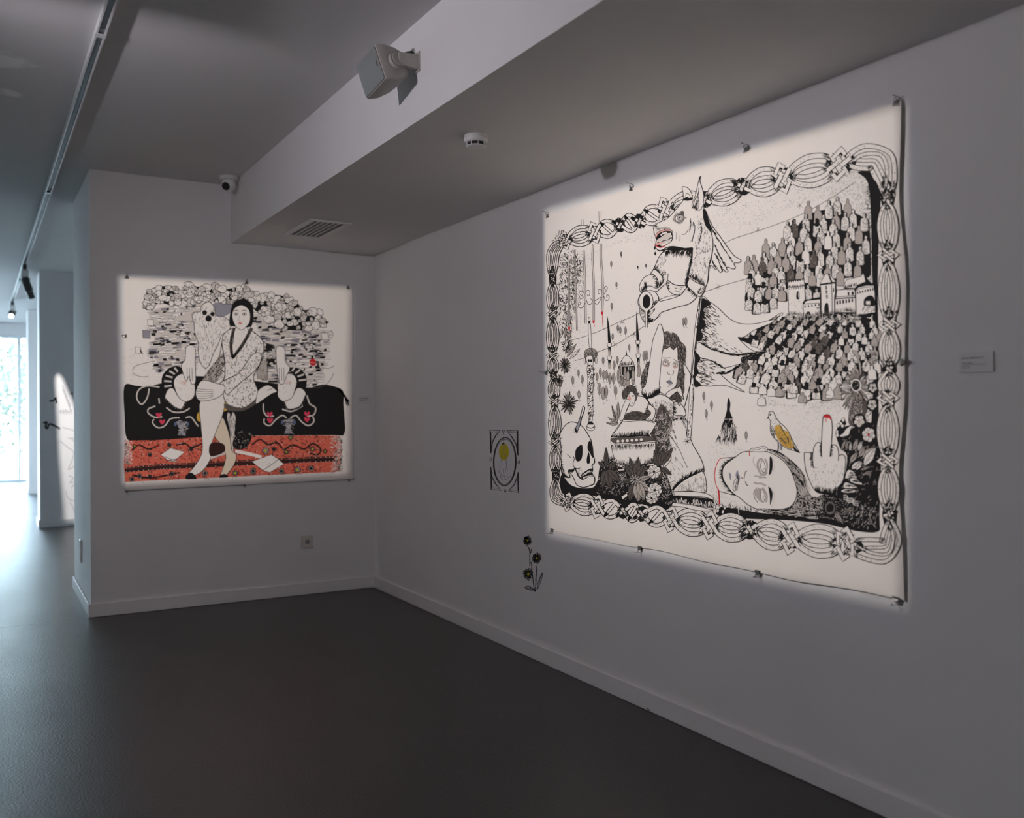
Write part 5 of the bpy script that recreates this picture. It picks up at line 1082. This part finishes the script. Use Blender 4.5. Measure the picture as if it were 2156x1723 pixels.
for x, y in ((325, 1083), (350, 1133), (1130, 1078), (1132, 1122), (1400, 1075), (1400, 1115)): S.fill(FO([(x-22, y-8), (x-10, y-18), (x, y-8), (x+10, y-18), (x+22, y-8), (x, y+20)]), 'h')
for x, y in ((490, 1130), (1265, 1118)):
    S.fill(FO([(x-40, y), (x+40, y), (x+30, y+25), (x+15, y+45), (x+22, y+75), (x+30, y+100), (x-30, y+100), (x-18, y+75), (x-15, y+45), (x-30, y+25)]), 'v', False); S.hatch(FO([(x-36, y), (x+36, y), (x+20, y+95), (x-20, y+95)]), 40, .3, 5, .8, 'w'); S.hatch(FO([(x-36, y), (x+36, y), (x+20, y+95), (x-20, y+95)]), 16, .3, 6, 1, 'k')
    for sx in (-45, 45): S.fill(S.ell(*near(FO, x+sx, y+18), 2.6, 4.6), 'b')
# carpet
S.part('drawn_red_carpet', 145)
CARP = FO('78 1268 300 1266 600 1246 1000 1234 1500 1230 1640 1236 1655 1300 1650 1400 1640 1490 1560 1512 1400 1516 1000 1548 600 1560 300 1585 82 1592 72 1450')
S.fill(CARP, 't', False)
S.hatch(CARP, 900, .3, 3.4, 1.5, 'q', 1.2, False, lambda a, b: 1.0 if .04 < a < .9 else .15); S.hatch(CARP, 420, .6, 3.2, 1.6, 'r', 1.2, False); S.hatch(CARP, 260, .2, 2.4, 1.0, 'w', 1.4, False, lambda a, b: 1 if .06 < a < .93 else .2); S.hatch(CARP, 130, .2, 2.2, 1.2, 'o', 1.4, False)
S.hatch(FO('1560 1240 1650 1236 1655 1490 1570 1500'), 420, .1, 4, 1, 'p', .5, False, lambda a, b: a); S.hatch(FO('72 1270 130 1268 120 1440 76 1440'), 200, .1, 4, 1, 'p', .5, False, lambda a, b: 1-a)
def scroll(pts):
    S.line(FO(pts), 3.0, 'q'); 
scroll('1000 1300 1060 1260 1120 1300 1180 1280 1230 1330 1300 1300 1380 1330 1440 1290 1500 1330 1480 1370 1420 1360'); scroll('330 1300 250 1330 180 1300 130 1340'); scroll('640 1290 560 1320 520 1290 450 1300'); scroll('130 1520 260 1540 380 1520 480 1500')
S.lay += 1; S.line(FO('80 1482 300 1462 500 1452 1000 1428 1400 1408 1600 1402'), 4.6, 'q')
for off in (-16, 14):
    pl = smooth(FO([(80, 1482+off), (300, 1462+off), (500, 1452+off), (1000, 1428+off), (1400, 1408+off), (1620, 1400+off)]), False, 14)
    S.line(pl, 1.8, 'k', False)
    for i, z in enumerate(pl):
        if i % 2: S.dot(z, 1.1, 'p')
S.lay += 1
for x, y, r, cc in ((130, 1550, 6, 'k'), (185, 1525, 6, 'k'), (260, 1530, 5, 'k'), (420, 1510, 6, 'k'), (660, 1505, 7, 'k'), (880, 1505, 7, 'y'), (1010, 1490, 8, 'k'), (1215, 1490, 7, 'k'), (1330, 1480, 7, 'y'), (1430, 1470, 7, 'k'), (1100, 1340, 8, 'y'), (1250, 1350, 6, 'y'), (1440, 1330, 6, 'y'), (1530, 1345, 5, 'y'), (1280, 1245, 6, 'y'), (1160, 1330, 5, 'k'), (150, 1310, 5, 'y'), (260, 1370, 5, 'k'), (400, 1300, 5, 'k'), (560, 1330, 5, 'k')):
    S.flower(near(FO, x, y), r, 8, .6, cc, R.choice('pwg'), .3, R.random(), 1, .8)
sc = FO('80 1588 190 1586 212 1570 240 1582 380 1580 395 1562 420 1574 640 1566 672 1542 700 1552 850 1552 872 1530 900 1545 1110 1538 1130 1520 1160 1530 1320 1526 1340 1508 1370 1518 1560 1510 1630 1480 1650 1400')
for a, b_ in zip(sc, sc[1:]):
    n = max(1, int(math.dist(a, b_)/3.4))
    for i in range(n): S.dot((a[0]+(b_[0]-a[0])*i/n, a[1]+(b_[1]-a[1])*i/n), 1.3)
S.lay += 1
for q in ('340 1370 410 1322 512 1350 455 1402 390 1412', '380 1425 430 1408 480 1425 430 1418', '1000 1420 1140 1370 1190 1400 1232 1440 1130 1500 1080 1485'): S.shape(FO(q), .9, 'p', 'k', False)
S.line(FO('1080 1485 1160 1430 1190 1405'), .9); S.line(FO('370 1385 430 1410'), .8); S.line(FO('880 1345 980 1365 1070 1388'), 5.5, 'p'); S.line(FO('700 1395 760 1372 805 1358'), 5, 'w'); S.hatch(FO('1010 1425 1140 1380 1190 1410 1090 1470'), 20, .3, 2, .5, 'd')
S.fill(FO('880 1240 940 1190 1000 1230 960 1320 880 1330 860 1290'), 'k'); S.stip(FO('880 1240 940 1190 1000 1230 960 1320 880 1330'), 60, .7, 'w'); S.fill(FO('700 1290 790 1290 800 1350 700 1380'), 'q')
# striped heads and hands
for hair, face, neck, arm, cx, sx in (('350 880 350 800 400 742 470 728 500 770 450 830 430 890 390 900', '436 870 440 820 480 786 540 790 580 840 588 910 572 960 522 985 470 955', '390 900 430 890 470 955 522 988 490 1042 430 1022 372 965', '525 588 585 588 588 700 592 840 562 856 545 800 524 836 505 790 488 722 515 680', 500, -1),
                                  ('1260 745 1330 740 1390 790 1397 870 1370 895 1325 885 1310 800', '1188 900 1190 850 1240 788 1300 790 1327 840 1312 900 1290 955 1232 985 1190 950', '1290 955 1325 890 1370 895 1392 940 1350 1022 1262 1042 1232 985', '1180 588 1237 600 1242 690 1275 740 1255 792 1232 852 1200 852 1186 770 1178 700', 1260, 1)):
    S.part('drawn_striped_head#%d' % sx, 160); S.fill(FO(hair), 'k'); ctr = near(FO, cx, 850)
    hp = FO(hair)
    for i in range(6):
        a = (2.6+i*.33) if sx < 0 else (-.2-i*.33)
        S.lay += 0; S.line([(ctr[0]+24*math.cos(a), ctr[1]+24*math.sin(a)*1.1), (ctr[0]+40*math.cos(a), ctr[1]+36*math.sin(a))], 3.0, 'w')
    S.shape(FO(neck), 1.0); S.shape(FO(face), 1.0); S.hatch(FO(face), 24, 1.2, 2, .6, 'd'); S.line(FO(face)[4:8], 1.0, 'n'); S.hatch(S.ell(ctr[0], ctr[1]-1, 8, 4), 26, .3, 3, .8, 'n', .8)
    nb = FO(neck)[3:7]; S.line(nb, 3.2)
    for z in smooth(nb, False, 4)[::1]: S.dot(z, 1.0, 'w')
    S.shape(FO(arm), 1.0); fb = FO(arm)
    for dx in (530, 548, 566) if sx < 0 else (1198, 1215, 1232): S.line(FO([(dx, 740), (dx+2, 835)]), .8, 'd')
# ghost
S.part('drawn_ghost', 185)
GH = FO('640 285 688 262 728 300 740 360 800 372 852 420 830 470 780 505 760 560 720 640 690 720 660 742 622 690 610 600 612 560 590 500 580 420 568 345 628 332 630 305')
S.shape(GH, 1.0); S.hatch(GH, 330, 1.45, 4.5, .6, 'd', .25)
for x, y, r in ((657, 340, 5), (715, 350, 4.6), (686, 382, 6.6)): S.fill(S.ell(*near(FO, x, y), r, r), 'k')
# seated figure
S.part('drawn_seated_figure', 195)
S.fill(FO('600 1100 620 1055 700 1010 790 980 838 1030 790 1062 700 1120 620 1130'), 'o'); S.fill(FO('820 1100 832 1062 850 1095 862 1062 882 1100 876 1200 870 1335 850 1335 842 1200'), 'w'); S.hatch(FO('820 1100 882 1100 870 1330 846 1330'), 50, 1.5, 5, 1.0)
S.shape(FO('780 1100 812 1150 842 1250 855 1340 888 1372 872 1440 812 1522 772 1524 800 1440 810 1370 770 1290 722 1212'), 1.0, 's'); S.shape(FO('630 975 780 925 803 1000 782 1100 742 1200 704 1300 690 1345 700 1400 640 1490 570 1524 538 1512 580 1460 630 1380 642 1300 630 1150'), 1.0, 'p'); S.hatch(FO('630 975 780 925 800 1000 740 1200 690 1345 640 1490 560 1510 630 1380 635 1150'), 120, 1.4, 3, .4, 's')
S.fill(FO('515 1530 560 1500 600 1545 540 1552'), 'k'); S.fill(FO('760 1530 800 1510 830 1530 790 1545'), 'k')
ROBE = FO('870 452 800 492 782 560 762 660 700 742 640 832 660 850 720 850 790 880 792 920 800 965 835 1012 930 1032 1020 992 1050 960 1042 900 1010 805 1042 750 1080 650 1084 560 1042 502 982 465')
S.shape(ROBE, 1.2); S.hatch(ROBE, 420, 1.1, 4, 1.0, 'k', .8, False); S.hatch(ROBE, 100, .5, 3, .6, 'd', .9, False)
S.fill(FO('800 1000 930 1030 1040 960 1030 1000 940 1050 830 1050'), 'd'); S.fill(FO('700 742 762 660 790 640 790 740 740 850 640 850 640 832'), 'g'); S.hatch(FO('700 742 762 660 795 640 800 740 740 850 640 840'), 190, -.8, 4, 1.1, 'k', .7)
S.line(FO('782 560 800 680 805 780 790 850'), 1.6); S.line(FO('1040 600 1000 680 960 720 940 760'), 1.6)
S.shape(FO('878 452 962 442 965 520 900 630 862 655 850 600 868 540'), 1.0); S.stip(FO('878 452 962 442 960 520 880 600'), 26, .5, 'd')
S.line(FO('872 450 848 560 858 665'), 5.2, 'd'); S.line(FO('1000 450 940 560 862 668'), 5.4, 'd'); S.fur(FO('872 450 848 560 858 665'), 60, 1.4, 4, .9); S.fur(FO('1000 450 940 560 862 668'), 80, 2.0, 4, .9)
S.shape(FO('1066 640 1042 740 900 862 822 932 790 892 768 852 900 780 962 700 1010 640'), 1.2); S.hatch(FO('1066 640 1042 740 900 862 822 932 768 852 900 780 962 700'), 110, 1.0, 4, 1.0, 'k', .7)
S.shape(FO('600 958 596 900 640 832 740 852 802 872 792 922 740 962 640 982'), 1.0)
for k in range(5): S.line(FO([(600, 890+18*k), (660, 898+16*k), (720, 900+12*k)]), .8, 'd')
S.shape(FO('1050 900 1110 866 1152 882 1182 912 1142 930 1080 972 1030 1002 1035 950'), 1.0); S.line(FO('1150 890 1110 905'), .8)
S.fill(FO('836 420 850 310 880 260 950 240 1002 290 1012 370 1000 432 975 445 870 440'), 'k'); S.fur(FO('850 310 880 258 950 240 1002 290'), 40, -1.3, 4, .8)
S.shape(FO('858 345 878 305 930 285 982 325 986 400 960 440 925 466 885 440 862 392'), .9); S.hatch(FO('862 330 980 320 970 440 890 440'), 40, 1.2, 3, .4, 'w')
for x in (886, 945): S.fill(S.ell(*near(FO, x, 350), 4.6, 3), 'w'); S.line(S.ell(*near(FO, x, 350), 4.4, 2.6), .8, 'd', closed=True); S.fill(S.ell(*near(FO, x, 350), 1.7, 1.7), 'd'); S.line(FO([(x-20, 330), (x, 322), (x+18, 330)]), 1.1, 'd')
S.line(FO('912 360 905 395 918 400'), .8, 'g'); S.fill(FO('902 415 915 408 928 416 915 428'), 'n'); S.line(FO('902 416 928 417'), .8, 'r')
S.build()
# ------------------------------------------------------------------ wall labels, clips, wall drawings, garden
def wall_label(label, TL, ex, ez, en, wd, ht, lines):
    """ex along, ez up, en out of the wall"""
    root = empty('wall_label', TL, label=label, cat='sign')
    M_ = Matrix(((ex.x, ez.x, en.x, 0), (ex.y, ez.y, en.y, 0), (ex.z, ez.z, en.z, 0), (0, 0, 0, 1)))
    bm = bmesh.new(); box(bm, 0, wd, -ht, 0, .0004, .006, M_); bm_obj('card', bm, M_card, root)
    V, F_ = [], []
    def bar(x, y, w_, h_):
        i = len(V); V.extend(tuple(M_ @ Vector(q)) for q in ((x, y, .0062), (x+w_, y, .0062), (x+w_, y+h_, .0062), (x, y+h_, .0062))); F_.append((i, i+1, i+2, i+3))
    for y, h, words, cw in lines:                 # lettering too small to read: letter-sized strokes set in the words' lengths
        x = wd*.085
        for n in words:
            for k in range(n):
                t_ = h*.2; kind = R.randint(0, 3)
                bar(x, -y-h, t_, h)
                if kind != 1: bar(x+cw*.55, -y-h, t_, h)
                if kind in (0, 2): bar(x, -y-t_, cw*.6, t_)
                if kind in (1, 2, 3): bar(x, -y-h, cw*.6, t_)
                x += cw
            x += cw*.6
    me = bpy.data.meshes.new('lettering'); me.from_pydata(V, [], F_); o = link('lettering', me, INK['d'], root); o['kind'] = 'stuff'
M_card = mat('label_card', (.70, .70, .70), .7)
p0 = unp(2019.5, 743.5, 0, -.006); p1 = unp(2091, 739.5, 0, -.006)
L6 = (.0105, .0038, (3, 4, 6, 7), .0031)
wall_label('small grey printed label card on the wall beside the knotwork drawing', Vector((0, p0.y, p0.z)), Vector((0, -1, 0)), Vector((0, 0, 1)), Vector((-1, 0, 0)), abs(p1.y-p0.y), .060,
           [(.0150, .0042, (3, 4, 6, 7), .0031), (.0300, .0032, (5, 8), .0026), (.0355, .0022, (7, 5, 9, 8, 6, 4), .0019), (.0405, .0022, (5, 3, 8), .0016), (.0455, .0022, (6, 9), .0017)])
p0 = unp(755, 834.5, 1, -.006)
wall_label('small grey printed label card on the end wall close to the room corner', Vector((p0.x, 0, p0.z)), Vector((1, 0, 0)), Vector((0, 0, 1)), Vector((0, -1, 0)), .100, .058,
           [(.013, .0060, (5, 6, 8), .0034), (.027, .004, (9, 5), .0028), (.034, .0022, (7, 5, 9, 6), .0022)])

# bulldog clips
def clip_parts(root):
    mk = lambda nm, f: bm_obj(nm, f, M_metal, root)
    bm = bmesh.new(); box(bm, -.0125, .0125, -.0070, -.0020, .0012, .0026); mk('jaw', bm)
    bm = bmesh.new(); box(bm, -.0125, .0125, -.0070, -.0020, -.0024, -.0012); mk('jaw', bm)
    for s_ in (1, -1):
        bm = bmesh.new()
        vs = [bm.verts.new(q) for q in ((-.0115, -.002, .0014*s_), (.0115, -.002, .0014*s_), (.006, .0075, .0046*s_), (-.006, .0075, .0046*s_), (-.0115, -.002, .0022*s_), (.0115, -.002, .0022*s_), (.006, .0075, .0056*s_), (-.006, .0075, .0056*s_))]
        for f in ((0, 1, 2, 3), (4, 7, 6, 5), (0, 4, 5, 1), (1, 5, 6, 2), (2, 6, 7, 3), (3, 7, 4, 0)): bm.faces.new([vs[i] for i in f])
        mk('spring_plate', bm)
        bm = bmesh.new(); pts = [Vector(q) for q in ((-.0045, .006, .0054*s_), (-.0055, .011, .0080*s_), (-.0045, .0165, .0100*s_), (0, .0185, .0106*s_), (.0045, .0165, .0100*s_), (.0055, .011, .0080*s_), (.0045, .006, .0054*s_))]
        tube(bm, pts, .0011, 6); mk('lever_loop', bm)
    bm = bmesh.new(); cyl(bm, (-.0068, .0075, 0), (.0068, .0075, 0), .0042, n=12, caps=True); mk('hinge', bm)
proto = empty('bulldog_clip'); clip_parts(proto)
nail_me = None
def place_clip(pos, X, Y, Z, wall, label):
    global proto
    if proto is not None and not proto.get('label'): r = proto
    else:
        r = proto.copy(); C.objects.link(r)
        for ch in proto.children:
            c_ = ch.copy(); C.objects.link(c_); c_.parent = r
    a = R.uniform(-.12, .12); Xr = X*math.cos(a)+Y*math.sin(a); Yr = Y*math.cos(a)-X*math.sin(a)
    r.matrix_world = Matrix(((Xr.x, Yr.x, Z.x, pos.x), (Xr.y, Yr.y, Z.y, pos.y), (Xr.z, Yr.z, Z.z, pos.z), (0, 0, 0, 1)))
    tag(r, label, 'clip', 'bulldog clips holding the drawings')
    n0 = pos+Yr*.0215; n0 = n0-Z*((n0-wall).dot(Z))
    n1 = n0+Z*.034+Vector((0, 0, .004))
    bm = bmesh.new(); cyl(bm, n0, n1, .0012, n=8); cyl(bm, n1, n1+Z*.0012, .0030, n=12)
    bm_obj('nail', bm, M_metal, label=label.replace('steel clip', 'clip nail'), cat='nail', group='nails behind the bulldog clips')
Zr, Zl = Vector((-1, 0, 0)), Vector((0, -1, 0)); UP = Vector((0, 0, 1))
def rpos(u, v): return tilted(u, v, -.006, -.017, -2.43, -4.59)
KD = 'of the knotwork drawing'; CD = 'of the carpet drawing'
for u, v, s_, lb in ((1153, 456, 't', 'steel clip on the upper corner %s nearest the end wall' % KD), (1329, 398.5, 't', 'steel clip on the top edge %s before the horse ears' % KD), (1571, 316.5, 't', 'steel clip on the top edge %s above the stippled sky' % KD), (1887, 219, 't', 'steel clip on the upper corner %s nearest the label card' % KD),
                     (1899, 762, 'r', 'steel clip on the upright edge %s facing the label card' % KD), (1150, 785, 'l', 'steel clip on the upright edge %s facing the end wall' % KD),
                     (1162, 1116, 'b', 'steel clip on the lower corner %s above the flower wall drawing' % KD), (1347, 1154, 'b', 'steel clip on the bottom edge %s under the drawn flower bed' % KD), (1595, 1205, 'b', 'steel clip on the bottom edge %s under the reclining head' % KD), (1886, 1262, 'b', 'steel clip on the lower corner %s by the faint signature' % KD)):
    X, Y = {'t': (Vector((0, -1, 0)), UP), 'b': (Vector((0, 1, 0)), -UP), 'r': (-UP, Vector((0, -1, 0))), 'l': (UP, Vector((0, 1, 0)))}[s_]
    place_clip(rpos(u, v), X, Y, Zr, Vector((0, 0, 0)), lb)
for u, v, s_, lb in ((267, 585, 't', 'steel clip on the upper corner %s nearest the far rooms' % CD), (519, 596.5, 't', 'steel clip midway along the top edge %s' % CD), (733, 607, 't', 'steel clip on the upper corner %s nearest the room corner' % CD), (266, 1031.5, 'b', 'steel clip on the lower corner %s nearest the far rooms' % CD), (515, 1019.5, 'b', 'steel clip midway along the bottom edge %s' % CD), (735, 1007.5, 'b', 'steel clip on the lower corner %s nearest the room corner' % CD), (264, 708, 'l', 'steel clip on the upright edge %s facing the far rooms' % CD)):
    X, Y = {'t': (Vector((1, 0, 0)), UP), 'b': (Vector((-1, 0, 0)), -UP), 'l': (UP, Vector((-1, 0, 0)))}[s_]
    place_clip(unp(u, v, 1, -.014), X, Y, Zl, Vector((0, 0, 0)), lb)

# drawings made straight on the right wall
def wall_sheet(name, label, u, v, ax, val, n):
    o = unp(u, v, ax, val); r = empty(name, o, label=label, cat='wall drawing'); return Sheet(o, n, r)
S = wall_sheet('wall_drawing', 'ink oval frame with yellow-haloed figure drawn on the wall under the room corner', 1062, 972, 0, -.0004, (-1, 0, 0))
FE = Frame(1025, 895, 6.537)
S.part('oval_frame', 1); S.line(S.ell(*FE([(247, 505)])[0], 23.8, 50.6, .02, 44), 1.6, 'k', False, True); S.line(S.ell(*FE([(247, 507)])[0], 22.2, 47.6, .02, 44), 1.0, 'd', False, True); S.line(FE('205 195 230 220 252 192'), 1, 'd', False)
for i, q in enumerate(('45 72 185 80 120 150 80 230 55 390', '270 80 425 78 428 420 400 260 340 160', '55 580 62 700 120 810 195 900 60 890', '430 650 436 935 300 905 380 820 425 700')):
    S.part('corner_ornament#%d' % i, 1); P_ = FE(q); S.line(P_, 1.7, 'k', False, True); cx = sum(p[0] for p in P_)/5; cy_ = sum(p[1] for p in P_)/5; S.line([(p[0]*.8+cx*.2, p[1]*.8+cy_*.2) for p in P_], 1.2, 'd', False, True)
for i, q in enumerate(('215 75 240 75 228 130', '45 440 72 480 45 500', '420 515 450 490 445 540', '240 925 265 925 250 875')):
    S.part('small_triangle#%d' % i, 1); S.line(FE(q), 1.5, 'k', False, True)
S.part('halo', 1); S.fill(S.ell(*FE([(235, 372)])[0], 10.4, 17.5), 'y')
S.part('drawn_figure', 3); S.line(FE('215 270 225 250 240 262'), 1.8, 'k')
for q in ('228 265 225 340 205 400 200 480', '238 265 242 340 262 400 265 480', '205 400 240 420 262 400', '200 480 195 520', '265 480 275 540 280 640', '205 500 208 600 235 605 268 600 265 500', '222 605 235 700 240 735', '258 605 250 680', '175 530 178 580 172 650', '150 640 200 680 180 720 230 745 280 740 340 690', '190 740 230 765 290 740', '180 700 340 720'): S.line(FE(q), .6, 'v')
S.build()
S = wall_sheet('wall_drawing', 'three dark ink flowers with yellow centres drawn on the wall below the big drawing', 1122, 1188, 0, -.0004, (-1, 0, 0))
FY = Frame(1090, 1120, 7.257); INK['P'] = M_wall
S.part('stems_and_leaves', 1)
for q in ('150 220 180 280 185 400 185 520', '210 460 215 560 230 700 250 860 270 910', '280 520 285 640 275 800 270 910', '300 880 320 760 360 660 385 625', '105 860 150 830 200 850 250 890 270 915'): S.line(FY(q), 1.5, 'd'); S.fur(FY(q), 24, 1.3, 3, .7, 'k', .5)
for a, b_, w_ in (((300, 870), (385, 620), 2.6), ((255, 895), (105, 860), 2), ((195, 330), (215, 260), 1.6)): A_, B_ = FY([a, b_]); S.leaf(A_, B_, w_, 'P', 6)
S.stip(FY('260 600 300 600 300 880 250 880'), 30, .4, 'd')
for i, (x, y, r, n) in enumerate(((145, 135, 10.5, 9), (290, 405, 11.5, 11), (160, 645, 13.5, 11))):
    S.part('flower_head#%d' % i, 2); S.fill(S.ell(*FY([(x, y)])[0], r*.55, r*.62), 'k'); S.flower(FY([(x, y)])[0], r, n, .75, 'k', 'P', .42, .3, .82, .9); S.fill(S.ell(*FY([(x, y)])[0], r*.2, r*.27), 'y'); S.fur(S.ell(*FY([(x, y)])[0], r*.5, r*.55), 110, 1.2, 4.2, .9, 'k', 2)
S.build()
S = wall_sheet('wall_drawing', 'black line drawing and handwriting on the far grey partition, partly spotlit', 130, 940, 1, 5.1994, (0, -1, 0))
FZ = Frame(80, 780, 5.39)
for i, (q, w_) in enumerate((('60 600 100 590 85 640 105 660 130 610 190 630 250 665', 3.2), ('130 350 180 340 200 310 210 375', 3.0), ('370 265 395 262', 2.6))): S.part('brush_mark#%d' % i, 1); S.line(FZ(q), w_, 'k')
S.part('handwriting', 1)
for k in range(7): S.line(FZ([(265+k*16, 180+k*32+R.uniform(-8, 8)), (290+k*12, 195+k*36), (280+k*14, 230+k*36), (310+k*12, 240+k*34)]), .9, 'v')
for k in range(5): S.line(FZ([(240+k*30, 480), (255+k*30, 450+R.uniform(-10, 10)), (262+k*30, 500)]), .9, 'v')
S.part('contour_lines', 1)
for q in ('250 800 330 870 405 930 380 1040 345 1130 445 1060', '280 650 360 670 445 700', '340 770 445 775', '350 1200 400 1220 360 1280 440 1260 380 1330', '320 1370 330 1430 380 1480 440 1470', '360 1500 400 1560 420 1650', '380 780 440 840'): S.line(FZ(q), .9, 'v')
S.build()

# black scuff on the right baseboard
bb = [o for o in bpy.data.objects if o.name.startswith('baseboard_right')][0]
S = Sheet((-TB-.0003, -3.2, .02), (-1, 0, 0), bb); S.part('scuff_mark', 1); S.line(PX('1362 1491 1365 1494 1368 1497'), 1.4, 'd', False); S.build()

# garden behind the glazing
M_grass = mat('pale_gravel', (.50, .50, .47), .9, noise=.15, nscale=9)
slab('ground', M_grass, -60, 40, YF+.3, 70, -.3, -.05)
slab('ground', M_grass, -60, XW-.3, -30, YF+.3, -.3, -.05)
M_bark = mat('bark', (.12, .09, .06), .9, noise=.3, nscale=10)
def tree(x, y, h, rad, col, seed, label):
    rr = random.Random(seed); root = empty('tree', (x, y, -.05), label=label, cat='tree', group='trees behind the far glazing')
    bm = bmesh.new(); cyl(bm, (0, 0, 0), (.1, 0, h*.55), .11, .06, 10)
    for k in range(5):
        a = k*1.3; cyl(bm, (.05, 0, h*(.3+.05*k)), (math.cos(a)*rad*.6, math.sin(a)*rad*.6, h*(.55+.06*k)), .045, .015, 6)
    bm_obj('trunk', bm, M_bark, root)
    V, F_ = [], []
    for k in range(5200):
        th, ph, q = rr.random()*6.283, math.acos(rr.uniform(-1, 1)), rr.random()**.33
        lump = 1+.22*math.sin(3*th+seed)*math.sin(4*ph)
        c_ = Vector((math.cos(th)*math.sin(ph)*rad*q*lump, math.sin(th)*math.sin(ph)*rad*q*lump, h*.52+math.cos(ph)*h*.5*q))
        u_ = Vector((rr.gauss(0, 1), rr.gauss(0, 1), rr.gauss(0, 1))).normalized()*.085; v_ = u_.cross(Vector((rr.gauss(0, 1), rr.gauss(0, 1), rr.gauss(0, 1)))).normalized()*.04
        i = len(V); V.extend((tuple(c_-u_), tuple(c_+v_), tuple(c_+u_), tuple(c_-v_))); F_.append((i, i+1, i+2, i+3))
    me = bpy.data.meshes.new('foliage'); me.from_pydata(V, [], F_); o = link('foliage', me, col, root); o['kind'] = 'stuff'
LEAF = [mat('leaf_green_%d' % i, c_, .6, noise=.35, nscale=2.5) for i, c_ in enumerate(((.050, .066, .044), (.030, .043, .029), (.062, .076, .050)))]
for i, (x, y, h, rad) in enumerate(((-2.3, 20.2, 4.2, 1.6), (1.6, 20.8, 4.6, 1.6), (-6.0, 20.6, 4.4, 1.6), (-9.6, 20.2, 4.2, 1.6), (-13.2, 21.4, 4.6, 1.7), (-4.2, 25.0, 5.2, 1.8), (-.3, 25.2, 5.0, 1.8))):
    tree(x, y, h, rad, LEAF[i % 3], i+3, 'leafy green tree standing in the garden behind the far glazing')
